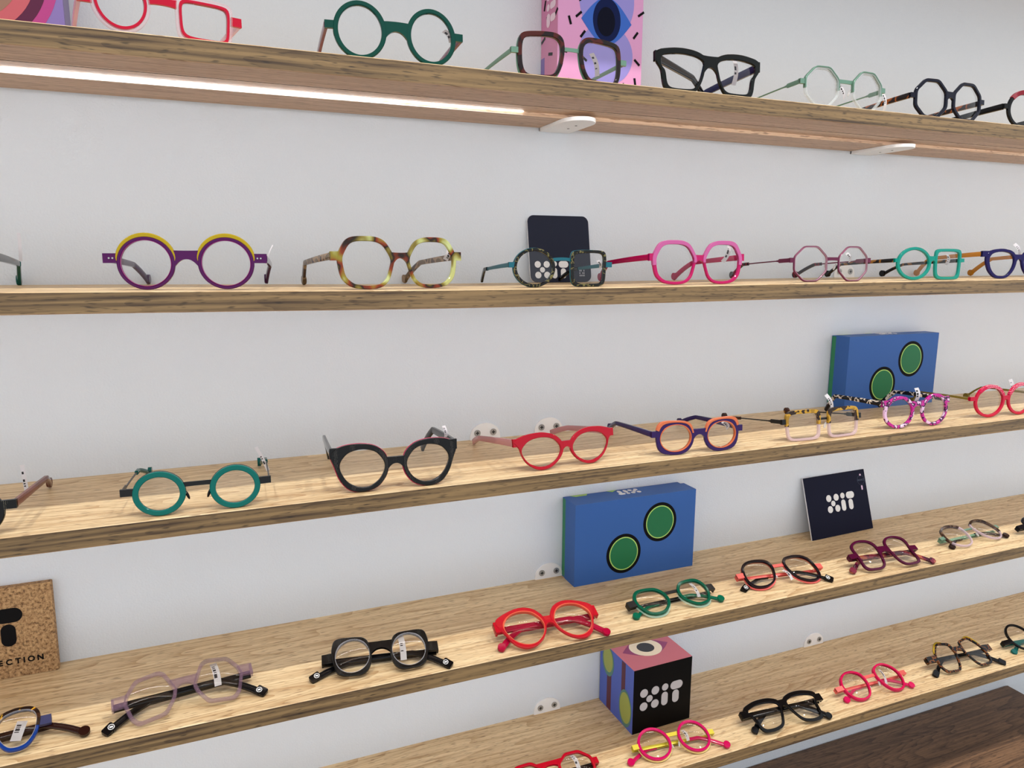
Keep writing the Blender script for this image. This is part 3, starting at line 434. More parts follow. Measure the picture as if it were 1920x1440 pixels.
 'wayin': [(0.4758, 0.0), (0.486, 0.0479), (0.4958, 0.0986), (0.4997, 0.1516), (0.4938, 0.2045), (0.4768, 0.2548), (0.4474, 0.2989), (0.4092, 0.3358), (0.37, 0.37), (0.3276, 0.3992), (0.2808, 0.4203), (0.2345, 0.4387), (0.1873, 0.4523), (0.1405, 0.4631), (0.0939, 0.4722), (0.0474, 0.4812), (0.0, 0.4883), (-0.0488, 0.495), (-0.099, 0.4979), (-0.1515, 0.4993), (-0.2059, 0.497), (-0.2616, 0.4894), (-0.3198, 0.4786), (-0.3766, 0.4588), (-0.4271, 0.4271), (-0.4665, 0.3828), (-0.4913, 0.3283), (-0.4985, 0.2665), (-0.4994, 0.2069), (-0.4933, 0.1497), (-0.4875, 0.097), (-0.4789, 0.0472), (-0.4708, 0.0), (-0.463, -0.0456), (-0.4552, -0.0905), (-0.4446, -0.1349), (-0.434, -0.1798), (-0.4206, -0.2248), (-0.4043, -0.2701), (-0.3849, -0.3159), (-0.3595, -0.3595), (-0.3265, -0.3978), (-0.2904, -0.4346), (-0.2484, -0.4647), (-0.2003, -0.4836), (-0.1502, -0.4951), (-0.0995, -0.5), (-0.0492, -0.5), (-0.0, -0.4993), (0.0489, -0.4965), (0.0974, -0.4899), (0.1456, -0.48), (0.1927, -0.4653), (0.2391, -0.4473), (0.2802, -0.4194), (0.3138, -0.3824), (0.342, -0.342), (0.3657, -0.3001), (0.3851, -0.2573), (0.4038, -0.2158), (0.4208, -0.1743), (0.4371, -0.1326), (0.4509, -0.0897), (0.4644, -0.0457)],
 'hex': [(0.4867, 0.0), (0.4949, 0.0487), (0.4773, 0.0949), (0.4538, 0.1377), (0.4304, 0.1783), (0.4076, 0.2179), (0.385, 0.2572), (0.362, 0.2971), (0.3383, 0.3383), (0.3133, 0.3817), (0.2857, 0.4276), (0.2501, 0.4679), (0.2053, 0.4956), (0.1517, 0.5), (0.0995, 0.5), (0.0492, 0.5), (0.0, 0.5), (-0.0492, 0.5), (-0.0995, 0.5), (-0.1511, 0.498), (-0.1993, 0.481), (-0.2388, 0.4468), (-0.269, 0.4026), (-0.2968, 0.3616), (-0.323, 0.323), (-0.3483, 0.2858), (-0.3731, 0.2493), (-0.3989, 0.2132), (-0.4292, 0.1778), (-0.4662, 0.1414), (-0.4989, 0.0992), (-0.4892, 0.0482), (-0.4713, 0.0), (-0.4547, -0.0448), (-0.4388, -0.0873), (-0.4201, -0.1274), (-0.3997, -0.1656), (-0.3784, -0.2023), (-0.357, -0.2385), (-0.3354, -0.2752), (-0.3131, -0.3131), (-0.2896, -0.3529), (-0.2644, -0.3957), (-0.2361, -0.4416), (-0.1981, -0.4783), (-0.151, -0.4979), (-0.0995, -0.5), (-0.0492, -0.5), (-0.0, -0.5), (0.0492, -0.5), (0.0995, -0.5), (0.1511, -0.498), (0.1981, -0.4782), (0.2359, -0.4413), (0.2636, -0.3945), (0.288, -0.3509), (0.3106, -0.3106), (0.3319, -0.2724), (0.3526, -0.2356), (0.3729, -0.1993), (0.3933, -0.1629), (0.4142, -0.1257), (0.4363, -0.0868), (0.4603, -0.0453)],
 'd2': [(0.5, 0.0), (0.4965, 0.0489), (0.4875, 0.097), (0.4779, 0.145), (0.4678, 0.1938), (0.4528, 0.2421), (0.4321, 0.2887), (0.4063, 0.3334), (0.3788, 0.3788), (0.35, 0.4265), (0.3126, 0.4678), (0.2593, 0.4852), (0.2056, 0.4963), (0.1515, 0.4994), (0.0995, 0.5), (0.0492, 0.5), (0.0, 0.5), (-0.0492, 0.5), (-0.0995, 0.5), (-0.1517, 0.5), (-0.2071, 0.5), (-0.266, 0.4976), (-0.3269, 0.4892), (-0.3863, 0.4707), (-0.4247, 0.4247), (-0.4554, 0.3738), (-0.4818, 0.322), (-0.4934, 0.2637), (-0.4987, 0.2066), (-0.5, 0.1517), (-0.5, 0.0995), (-0.5, 0.0492), (-0.5, 0.0), (-0.5, -0.0492), (-0.5, -0.0995), (-0.4981, -0.1511), (-0.4922, -0.2039), (-0.4791, -0.2561), (-0.4551, -0.3041), (-0.4222, -0.3465), (-0.3885, -0.3885), (-0.3539, -0.4313), (-0.3129, -0.4683), (-0.2597, -0.4858), (-0.2057, -0.4966), (-0.1517, -0.5), (-0.0995, -0.5), (-0.0492, -0.5), (-0.0, -0.5), (0.0492, -0.5), (0.0995, -0.5), (0.1517, -0.5), (0.2061, -0.4976), (0.2615, -0.4893), (0.3159, -0.4728), (0.3558, -0.4336), (0.3893, -0.3893), (0.4217, -0.3461), (0.4473, -0.2989), (0.4642, -0.2481), (0.4741, -0.1964), (0.4825, -0.1464), (0.4907, -0.0976), (0.4978, -0.049)],
 'd4': [(0.498, 0.0), (0.5, 0.0492), (0.4991, 0.0993), (0.4901, 0.1487), (0.4764, 0.1973), (0.4601, 0.2459), (0.4383, 0.2929), (0.41, 0.3365), (0.3748, 0.3748), (0.3326, 0.4053), (0.2877, 0.4305), (0.2413, 0.4514), (0.1947, 0.47), (0.1469, 0.4843), (0.098, 0.4928), (0.0492, 0.4995), (0.0, 0.5), (-0.0492, 0.4992), (-0.0984, 0.4945), (-0.1485, 0.4896), (-0.1987, 0.4797), (-0.2484, 0.4648), (-0.2931, 0.4387), (-0.3362, 0.4097), (-0.3705, 0.3705), (-0.401, 0.3291), (-0.4264, 0.2849), (-0.4516, 0.2414), (-0.4706, 0.1949), (-0.4875, 0.1479), (-0.4943, 0.0983), (-0.4994, 0.0492), (-0.4949, 0.0), (-0.4877, -0.048), (-0.4756, -0.0946), (-0.4637, -0.1407), (-0.4484, -0.1857), (-0.4311, -0.2304), (-0.4074, -0.2722), (-0.382, -0.3135), (-0.3492, -0.3492), (-0.3134, -0.3819), (-0.275, -0.4115), (-0.2349, -0.4394), (-0.1922, -0.464), (-0.1458, -0.4807), (-0.0981, -0.4932), (-0.0492, -0.5), (-0.0, -0.5), (0.0492, -0.4997), (0.098, -0.4925), (0.1453, -0.4791), (0.1912, -0.4616), (0.2337, -0.4372), (0.2732, -0.4089), (0.3114, -0.3795), (0.347, -0.347), (0.38, -0.3118), (0.4065, -0.2716), (0.4303, -0.23), (0.4494, -0.1862), (0.4643, -0.1409), (0.4779, -0.0951), (0.4898, -0.0482)],
 'd5': [(0.4991, 0.0), (0.4978, 0.049), (0.4907, 0.0976), (0.4796, 0.1455), (0.4629, 0.1917), (0.4433, 0.237), (0.4223, 0.2822), (0.3963, 0.3252), (0.365, 0.365), (0.3255, 0.3967), (0.2826, 0.423), (0.2373, 0.444), (0.1895, 0.4575), (0.1427, 0.4705), (0.0958, 0.4814), (0.0483, 0.4904), (0.0, 0.4955), (-0.0492, 0.4995), (-0.0992, 0.4989), (-0.1507, 0.4968), (-0.2035, 0.4913), (-0.2594, 0.4854), (-0.3156, 0.4723), (-0.3697, 0.4505), (-0.4176, 0.4176), (-0.4532, 0.3719), (-0.4802, 0.3209), (-0.4956, 0.2649), (-0.4997, 0.207), (-0.494, 0.1499), (-0.484, 0.0963), (-0.4727, 0.0466), (-0.4604, 0.0), (-0.4463, -0.044), (-0.4297, -0.0855), (-0.4121, -0.125), (-0.3929, -0.1628), (-0.3721, -0.1989), (-0.3502, -0.234), (-0.3268, -0.2682), (-0.3029, -0.3029), (-0.2769, -0.3374), (-0.2482, -0.3714), (-0.2153, -0.4028), (-0.1795, -0.4333), (-0.1383, -0.456), (-0.0942, -0.4735), (-0.0481, -0.4883), (-0.0, -0.4976), (0.0492, -0.5), (0.0987, -0.496), (0.1472, -0.4853), (0.1947, -0.47), (0.2405, -0.4499), (0.2827, -0.4231), (0.3213, -0.3915), (0.3536, -0.3536), (0.3826, -0.314), (0.4094, -0.2736), (0.4344, -0.2322), (0.4571, -0.1893), (0.4745, -0.1439), (0.4875, -0.097), (0.4952, -0.0488)],
 'd6': [(0.499, 0.0), (0.4973, 0.049), (0.4901, 0.0975), (0.4808, 0.1458), (0.4692, 0.1944), (0.4557, 0.2436), (0.4371, 0.2921), (0.4095, 0.336), (0.3746, 0.3746), (0.332, 0.4046), (0.2867, 0.429), (0.2383, 0.4458), (0.1899, 0.4584), (0.1418, 0.4675), (0.0946, 0.4755), (0.0473, 0.4805), (0.0, 0.4856), (-0.0482, 0.4893), (-0.098, 0.4925), (-0.1504, 0.4958), (-0.2069, 0.4994), (-0.267, 0.4996), (-0.3331, 0.4985), (-0.3998, 0.4872), (-0.4601, 0.4601), (-0.4906, 0.4027), (-0.5, 0.3341), (-0.4982, 0.2663), (-0.4906, 0.2032), (-0.4805, 0.1458), (-0.4709, 0.0937), (-0.4617, 0.0455), (-0.4517, 0.0), (-0.4418, -0.0435), (-0.4303, -0.0856), (-0.4189, -0.1271), (-0.4052, -0.1678), (-0.3909, -0.2089), (-0.3743, -0.2501), (-0.3569, -0.2929), (-0.334, -0.334), (-0.3059, -0.3728), (-0.2726, -0.408), (-0.232, -0.4341), (-0.188, -0.4538), (-0.143, -0.4716), (-0.0963, -0.4842), (-0.0485, -0.4927), (-0.0, -0.4986), (0.0492, -0.4996), (0.0991, -0.4984), (0.1503, -0.4955), (0.203, -0.4902), (0.2565, -0.4798), (0.307, -0.4594), (0.3515, -0.4283), (0.3867, -0.3867), (0.4172, -0.3423), (0.4413, -0.2948), (0.4601, -0.2459), (0.4742, -0.1964), (0.4842, -0.1469), (0.4937, -0.0982), (0.4984, -0.0491)],
 'e4': [(0.4145, 0.0), (0.3962, 0.039), (0.3778, 0.0752), (0.3566, 0.1082), (0.3357, 0.139), (0.314, 0.1678), (0.2925, 0.1955), (0.2714, 0.2227), (0.2501, 0.2501), (0.2283, 0.2781), (0.2055, 0.3075), (0.1811, 0.3388), (0.1545, 0.373), (0.1248, 0.4113), (0.0898, 0.4515), (0.0471, 0.4783), (0.0, 0.4966), (-0.0492, 0.5), (-0.0995, 0.5), (-0.1517, 0.5), (-0.2071, 0.5), (-0.2673, 0.5), (-0.3341, 0.5), (-0.4097, 0.4992), (-0.4766, 0.4766), (-0.5, 0.4103), (-0.5, 0.3341), (-0.5, 0.2673), (-0.5, 0.2071), (-0.4996, 0.1516), (-0.495, 0.0985), (-0.4819, 0.0475), (-0.4646, 0.0), (-0.4485, -0.0442), (-0.4329, -0.0861), (-0.4063, -0.1232), (-0.3743, -0.1551), (-0.3399, -0.1817), (-0.3078, -0.2056), (-0.2775, -0.2277), (-0.2487, -0.2487), (-0.2208, -0.269), (-0.1932, -0.2891), (-0.1654, -0.3094), (-0.1368, -0.3302), (-0.1068, -0.352), (-0.0747, -0.3754), (-0.0395, -0.401), (-0.0, -0.4298), (0.0454, -0.4612), (0.0968, -0.4868), (0.1517, -0.4999), (0.2047, -0.4942), (0.2602, -0.4868), (0.32, -0.4789), (0.3837, -0.4676), (0.425, -0.425), (0.4478, -0.3675), (0.4688, -0.3132), (0.4888, -0.2613), (0.4986, -0.2065), (0.4831, -0.1465), (0.4571, -0.0909), (0.4345, -0.0428)],
 'panto': [(0.485, 0.0), (0.4942, 0.0487), (0.4991, 0.0993), (0.4958, 0.1504), (0.4873, 0.2018), (0.471, 0.2517), (0.4464, 0.2983), (0.4198, 0.3445), (0.3854, 0.3854), (0.3421, 0.4168), (0.2953, 0.442), (0.2463, 0.4608), (0.1955, 0.4719), (0.1464, 0.4826), (0.0976, 0.4906), (0.049, 0.4971), (0.0, 0.4987), (-0.0492, 0.4998), (-0.0986, 0.4958), (-0.1487, 0.4902), (-0.1996, 0.4819), (-0.2525, 0.4724), (-0.3051, 0.4566), (-0.3549, 0.4325), (-0.4002, 0.4002), (-0.4368, 0.3584), (-0.4669, 0.312), (-0.4871, 0.2604), (-0.4961, 0.2055), (-0.4988, 0.1513), (-0.4943, 0.0983), (-0.4864, 0.0479), (-0.4772, 0.0), (-0.4682, -0.0461), (-0.4563, -0.0908), (-0.444, -0.1347), (-0.4271, -0.1769), (-0.4095, -0.2189), (-0.3871, -0.2587), (-0.3629, -0.2978), (-0.3343, -0.3343), (-0.305, -0.3716), (-0.2716, -0.4065), (-0.2343, -0.4383), (-0.1927, -0.4652), (-0.1465, -0.4829), (-0.0978, -0.4916), (-0.049, -0.4979), (-0.0, -0.5), (0.049, -0.4979), (0.0978, -0.4916), (0.1465, -0.4829), (0.1927, -0.4652), (0.2343, -0.4383), (0.2716, -0.4065), (0.305, -0.3716), (0.3343, -0.3343), (0.3629, -0.2978), (0.3879, -0.2592), (0.4111, -0.2198), (0.4305, -0.1783), (0.4479, -0.1359), (0.4623, -0.092), (0.4741, -0.0467)],
 'half': [(0.5, 0.0), (0.5, 0.0492), (0.5, 0.0995), (0.5, 0.1517), (0.4986, 0.2065), (0.4969, 0.2656), (0.4903, 0.3276), (0.4783, 0.3925), (0.4452, 0.4452), (0.3937, 0.4797), (0.3276, 0.4902), (0.2655, 0.4967), (0.2065, 0.4985), (0.1517, 0.5), (0.0995, 0.5), (0.0492, 0.5), (0.0, 0.5), (-0.0492, 0.5), (-0.0995, 0.5), (-0.1517, 0.5), (-0.2064, 0.4983), (-0.2648, 0.4955), (-0.3258, 0.4876), (-0.3897, 0.4749), (-0.4412, 0.4412), (-0.4716, 0.3871), (-0.4917, 0.3286), (-0.497, 0.2657), (-0.4996, 0.2069), (-0.4982, 0.1511), (-0.4965, 0.0988), (-0.4936, 0.0486), (-0.4908, 0.0), (-0.488, -0.0481), (-0.4852, -0.0965), (-0.4823, -0.1463), (-0.4785, -0.1982), (-0.4734, -0.2531), (-0.465, -0.3107), (-0.4529, -0.3717), (-0.4242, -0.4242), (-0.3818, -0.4653), (-0.3239, -0.4847), (-0.2635, -0.4931), (-0.206, -0.4973), (-0.1514, -0.4992), (-0.0995, -0.5), (-0.0492, -0.5), (-0.0, -0.5), (0.0492, -0.5), (0.0995, -0.5), (0.1517, -0.5), (0.2067, -0.499), (0.2657, -0.497), (0.3281, -0.491), (0.3942, -0.4803), (0.4452, -0.4452), (0.4783, -0.3925), (0.4903, -0.3276), (0.4969, -0.2656), (0.4986, -0.2065), (0.5, -0.1517), (0.5, -0.0995), (0.5, -0.0492)],
 'tE4': [(0.4784, 0.0), (0.4921, 0.0485), (0.4997, 0.0994), (0.4953, 0.1503), (0.4877, 0.202), (0.4796, 0.2563), (0.4709, 0.3147), (0.4579, 0.3758), (0.4199, 0.4199), (0.3636, 0.4431), (0.3032, 0.4537), (0.2475, 0.463), (0.1954, 0.4717), (0.1456, 0.48), (0.0971, 0.4881), (0.0488, 0.4954), (0.0, 0.4994), (-0.0486, 0.4938), (-0.0962, 0.4836), (-0.1412, 0.4654), (-0.1797, 0.4339), (-0.2137, 0.3998), (-0.2455, 0.3674), (-0.2759, 0.3362), (-0.3057, 0.3057), (-0.3352, 0.2751), (-0.3631, 0.2426), (-0.3888, 0.2078), (-0.4106, 0.1701), (-0.4321, 0.1311), (-0.4544, 0.0904), (-0.4773, 0.047), (-0.4924, 0.0), (-0.4989, -0.0491), (-0.4995, -0.0994), (-0.4997, -0.1516), (-0.4999, -0.2071), (-0.4991, -0.2668), (-0.4874, -0.3257), (-0.4545, -0.373), (-0.4174, -0.4174), (-0.3767, -0.459), (-0.3189, -0.4772), (-0.2586, -0.4839), (-0.2017, -0.4869), (-0.1485, -0.4895), (-0.0979, -0.492), (-0.0487, -0.4944), (-0.0, -0.4968), (0.0492, -0.4992), (0.0994, -0.4999), (0.1496, -0.4932), (0.1965, -0.4744), (0.2337, -0.4373), (0.2682, -0.4014), (0.3004, -0.3661), (0.3264, -0.3264), (0.3484, -0.286), (0.3676, -0.2456), (0.3857, -0.2061), (0.4035, -0.1671), (0.4215, -0.1279), (0.4399, -0.0875), (0.4593, -0.0452)],
 'tE2': [(0.449, 0.0), (0.4627, 0.0456), (0.4757, 0.0946), (0.4883, 0.1481), (0.4972, 0.206), (0.4992, 0.2668), (0.4907, 0.3279), (0.459, 0.3767), (0.4122, 0.4122), (0.3593, 0.4378), (0.3069, 0.4592), (0.2542, 0.4756), (0.2012, 0.4858), (0.1495, 0.4929), (0.0989, 0.4972), (0.0491, 0.4985), (0.0, 0.4997), (-0.0491, 0.4981), (-0.0984, 0.4948), (-0.1479, 0.4875), (-0.1981, 0.4782), (-0.2489, 0.4657), (-0.3004, 0.4496), (-0.3546, 0.4321), (-0.4101, 0.4101), (-0.4632, 0.3801), (-0.4965, 0.3318), (-0.4919, 0.2629), (-0.448, 0.1856), (-0.4077, 0.1237), (-0.389, 0.0774), (-0.3786, 0.0373), (-0.3723, 0.0), (-0.3683, -0.0363), (-0.3643, -0.0725), (-0.3602, -0.1093), (-0.3559, -0.1474), (-0.3514, -0.1878), (-0.3465, -0.2315), (-0.3411, -0.2799), (-0.3322, -0.3322), (-0.3156, -0.3846), (-0.2873, -0.43), (-0.2487, -0.4652), (-0.2002, -0.4832), (-0.1494, -0.4925), (-0.0989, -0.4974), (-0.0492, -0.4999), (-0.0, -0.4982), (0.0485, -0.4927), (0.0959, -0.4819), (0.142, -0.4682), (0.1879, -0.4536), (0.2293, -0.4291), (0.2653, -0.397), (0.297, -0.3619), (0.3209, -0.3209), (0.3418, -0.2805), (0.3588, -0.2397), (0.3752, -0.2006), (0.3909, -0.1619), (0.406, -0.1232), (0.4207, -0.0837), (0.4351, -0.0429)],
 'tE3': [(0.4916, 0.0), (0.4969, 0.0489), (0.4988, 0.0992), (0.4954, 0.1503), (0.4858, 0.2012), (0.4744, 0.2535), (0.455, 0.304), (0.4237, 0.3477), (0.3846, 0.3846), (0.3396, 0.4138), (0.2929, 0.4384), (0.2455, 0.4593), (0.1971, 0.4758), (0.1482, 0.4886), (0.0985, 0.4951), (0.0491, 0.4981), (0.0, 0.4996), (-0.0489, 0.4966), (-0.0972, 0.4888), (-0.1444, 0.4761), (-0.1892, 0.4567), (-0.232, 0.434), (-0.2731, 0.4088), (-0.3132, 0.3816), (-0.3514, 0.3514), (-0.3858, 0.3166), (-0.4158, 0.2778), (-0.441, 0.2357), (-0.4638, 0.1921), (-0.4813, 0.146), (-0.4924, 0.0979), (-0.4984, 0.0491), (-0.4992, 0.0), (-0.4961, -0.0489), (-0.4907, -0.0976), (-0.481, -0.1459), (-0.4652, -0.1927), (-0.4441, -0.2374), (-0.4189, -0.2799), (-0.3913, -0.3211), (-0.36, -0.36), (-0.324, -0.3948), (-0.2841, -0.4252), (-0.24, -0.4491), (-0.1935, -0.4671), (-0.1467, -0.4835), (-0.0984, -0.4949), (-0.0491, -0.4986), (-0.0, -0.4975), (0.0484, -0.4917), (0.0959, -0.4821), (0.1428, -0.4708), (0.1887, -0.4555), (0.2315, -0.4331), (0.2707, -0.4051), (0.3052, -0.3719), (0.3369, -0.3369), (0.3648, -0.2994), (0.3892, -0.2601), (0.4114, -0.2199), (0.4304, -0.1783), (0.4477, -0.1358), (0.4644, -0.0924), (0.4793, -0.0472)],
 'tD5': [(0.4695, 0.0), (0.4814, 0.0474), (0.4921, 0.0979), (0.4999, 0.1517), (0.4992, 0.2068), (0.4908, 0.2624), (0.4726, 0.3158), (0.4471, 0.3669), (0.4081, 0.4081), (0.36, 0.4387), (0.3059, 0.4578), (0.2514, 0.4702), (0.1991, 0.4807), (0.1483, 0.489), (0.0986, 0.4956), (0.0491, 0.4984), (0.0, 0.4992), (-0.049, 0.4973), (-0.0977, 0.4914), (-0.1471, 0.485), (-0.1963, 0.4738), (-0.244, 0.4565), (-0.2897, 0.4336), (-0.332, 0.4045), (-0.3722, 0.3722), (-0.4052, 0.3325), (-0.43, 0.2873), (-0.4497, 0.2404), (-0.4639, 0.1921), (-0.4737, 0.1437), (-0.4826, 0.096), (-0.4904, 0.0483), (-0.4961, 0.0), (-0.4988, -0.0491), (-0.4999, -0.0994), (-0.4958, -0.1504), (-0.4884, -0.2023), (-0.4786, -0.2558), (-0.4626, -0.3091), (-0.4369, -0.3585), (-0.4007, -0.4007), (-0.3548, -0.4323), (-0.3062, -0.4583), (-0.2553, -0.4776), (-0.2031, -0.4903), (-0.1507, -0.4967), (-0.0993, -0.4991), (-0.049, -0.4978), (-0.0, -0.4911), (0.0473, -0.4805), (0.0923, -0.4639), (0.135, -0.445), (0.1762, -0.4253), (0.2156, -0.4034), (0.2533, -0.3791), (0.2876, -0.3504), (0.3185, -0.3185), (0.3458, -0.2838), (0.3698, -0.2471), (0.392, -0.2095), (0.4121, -0.1707), (0.4285, -0.13), (0.444, -0.0883), (0.4574, -0.0451)],
 'tD6': [(0.4781, 0.0), (0.486, 0.0479), (0.4934, 0.0981), (0.5, 0.1517), (0.5, 0.2071), (0.4889, 0.2613), (0.4674, 0.3123), (0.4335, 0.3558), (0.3936, 0.3936), (0.3484, 0.4245), (0.2991, 0.4476), (0.2489, 0.4657), (0.1973, 0.4764), (0.1469, 0.4844), (0.0974, 0.4898), (0.0488, 0.4951), (0.0, 0.4979), (-0.0492, 0.4999), (-0.0989, 0.4974), (-0.1496, 0.4932), (-0.2008, 0.4847), (-0.2518, 0.4711), (-0.3046, 0.4558), (-0.3578, 0.4359), (-0.4087, 0.4087), (-0.452, 0.371), (-0.4849, 0.324), (-0.4984, 0.2664), (-0.4978, 0.2062), (-0.49, 0.1486), (-0.4822, 0.0959), (-0.4779, 0.0471), (-0.4761, 0.0), (-0.4757, -0.0469), (-0.4781, -0.0951), (-0.4819, -0.1462), (-0.4881, -0.2022), (-0.4934, -0.2638), (-0.4916, -0.3285), (-0.4745, -0.3894), (-0.4345, -0.4345), (-0.3804, -0.4635), (-0.3195, -0.4782), (-0.2604, -0.4872), (-0.2039, -0.4922), (-0.1502, -0.4952), (-0.0989, -0.497), (-0.0491, -0.4988), (-0.0, -0.4995), (0.049, -0.4979), (0.0984, -0.4946), (0.1477, -0.4868), (0.1966, -0.4747), (0.2434, -0.4553), (0.2853, -0.427), (0.3242, -0.395), (0.3572, -0.3572), (0.3842, -0.3153), (0.4052, -0.2707), (0.4214, -0.2252), (0.4362, -0.1807), (0.4493, -0.1363), (0.4597, -0.0914), (0.4697, -0.0463)],
 'tD7': [(0.4775, 0.0), (0.4854, 0.0478), (0.4937, 0.0982), (0.4992, 0.1514), (0.4999, 0.2071), (0.4877, 0.2607), (0.4654, 0.311), (0.4304, 0.3532), (0.3878, 0.3878), (0.3431, 0.4181), (0.2958, 0.4427), (0.2471, 0.4624), (0.1968, 0.4752), (0.147, 0.4847), (0.0978, 0.4916), (0.049, 0.4973), (0.0, 0.4993), (-0.049, 0.4971), (-0.098, 0.4928), (-0.1462, 0.4819), (-0.1939, 0.4681), (-0.2415, 0.4518), (-0.2875, 0.4303), (-0.3303, 0.4025), (-0.3646, 0.3646), (-0.3945, 0.3238), (-0.4184, 0.2796), (-0.4369, 0.2335), (-0.4533, 0.1878), (-0.4695, 0.1424), (-0.4817, 0.0958), (-0.4921, 0.0485), (-0.4975, 0.0), (-0.4982, -0.0491), (-0.4934, -0.0981), (-0.4818, -0.1461), (-0.4678, -0.1938), (-0.4486, -0.2398), (-0.422, -0.282), (-0.3906, -0.3206), (-0.3556, -0.3556), (-0.3181, -0.3876), (-0.2792, -0.4178), (-0.2379, -0.445), (-0.1932, -0.4664), (-0.1462, -0.4818), (-0.0977, -0.4914), (-0.0491, -0.4981), (-0.0, -0.4997), (0.0488, -0.4952), (0.0965, -0.4853), (0.1426, -0.4701), (0.1871, -0.4516), (0.2294, -0.4291), (0.2682, -0.4014), (0.3036, -0.37), (0.3335, -0.3335), (0.3601, -0.2955), (0.3848, -0.2571), (0.4068, -0.2175), (0.4268, -0.1768), (0.4417, -0.134), (0.4566, -0.0908), (0.4671, -0.046)],
 'tD4': [(0.4997, 0.0), (0.4972, 0.049), (0.4911, 0.0977), (0.4812, 0.146), (0.466, 0.193), (0.446, 0.2384), (0.42, 0.2806), (0.3904, 0.3204), (0.3599, 0.3599), (0.3236, 0.3943), (0.2825, 0.4228), (0.2384, 0.446), (0.1914, 0.4621), (0.1431, 0.4716), (0.0956, 0.4804), (0.048, 0.4876), (0.0, 0.4934), (-0.049, 0.4979), (-0.0994, 0.4996), (-0.1515, 0.4994), (-0.206, 0.4973), (-0.2608, 0.4879), (-0.313, 0.4684), (-0.359, 0.4374), (-0.3999, 0.3999), (-0.4323, 0.3548), (-0.4562, 0.3048), (-0.4728, 0.2527), (-0.4859, 0.2013), (-0.4952, 0.1502), (-0.4991, 0.0993), (-0.4971, 0.049), (-0.4883, 0.0), (-0.4768, -0.047), (-0.4633, -0.0921), (-0.4479, -0.1359), (-0.4312, -0.1786), (-0.4135, -0.221), (-0.3947, -0.2638), (-0.3736, -0.3066), (-0.348, -0.348), (-0.316, -0.3851), (-0.2783, -0.4166), (-0.2361, -0.4417), (-0.1922, -0.4639), (-0.146, -0.4813), (-0.0978, -0.4919), (-0.049, -0.4979), (-0.0, -0.4998), (0.0492, -0.4992), (0.0982, -0.4937), (0.146, -0.4814), (0.1917, -0.4629), (0.2331, -0.4361), (0.2712, -0.4058), (0.307, -0.3741), (0.3412, -0.3412), (0.3738, -0.3068), (0.4031, -0.2694), (0.4293, -0.2294), (0.4518, -0.1871), (0.4722, -0.1432), (0.4876, -0.097), (0.4965, -0.0489)],
 'tD1': [(0.499, 0.0), (0.4901, 0.0483), (0.4715, 0.0938), (0.4512, 0.1369), (0.4314, 0.1787), (0.4118, 0.2201), (0.392, 0.2619), (0.3716, 0.305), (0.3502, 0.3502), (0.3265, 0.3978), (0.295, 0.4414), (0.2512, 0.47), (0.2057, 0.4966), (0.1516, 0.4997), (0.0982, 0.4937), (0.048, 0.4873), (0.0, 0.4811), (-0.0468, 0.4751), (-0.0933, 0.4691), (-0.1405, 0.4631), (-0.1891, 0.4564), (-0.2372, 0.4438), (-0.2807, 0.42), (-0.3128, 0.3812), (-0.342, 0.342), (-0.3702, 0.3038), (-0.3982, 0.2661), (-0.4264, 0.2279), (-0.4515, 0.187), (-0.4682, 0.142), (-0.4799, 0.0955), (-0.4917, 0.0484), (-0.4992, 0.0), (-0.4918, -0.0484), (-0.4782, -0.0951), (-0.4641, -0.1408), (-0.45, -0.1864), (-0.4357, -0.2329), (-0.4208, -0.2812), (-0.4044, -0.3319), (-0.3796, -0.3796), (-0.3443, -0.4195), (-0.3072, -0.4598), (-0.2642, -0.4942), (-0.2067, -0.4991), (-0.1498, -0.4938), (-0.097, -0.4878), (-0.0475, -0.4821), (-0.0, -0.4767), (0.0464, -0.4714), (0.0927, -0.4661), (0.1397, -0.4607), (0.1881, -0.4542), (0.2359, -0.4413), (0.28, -0.419), (0.311, -0.379), (0.338, -0.338), (0.3638, -0.2986), (0.3891, -0.26), (0.4144, -0.2215), (0.4399, -0.1822), (0.4627, -0.1404), (0.4772, -0.0949), (0.4885, -0.0481)],
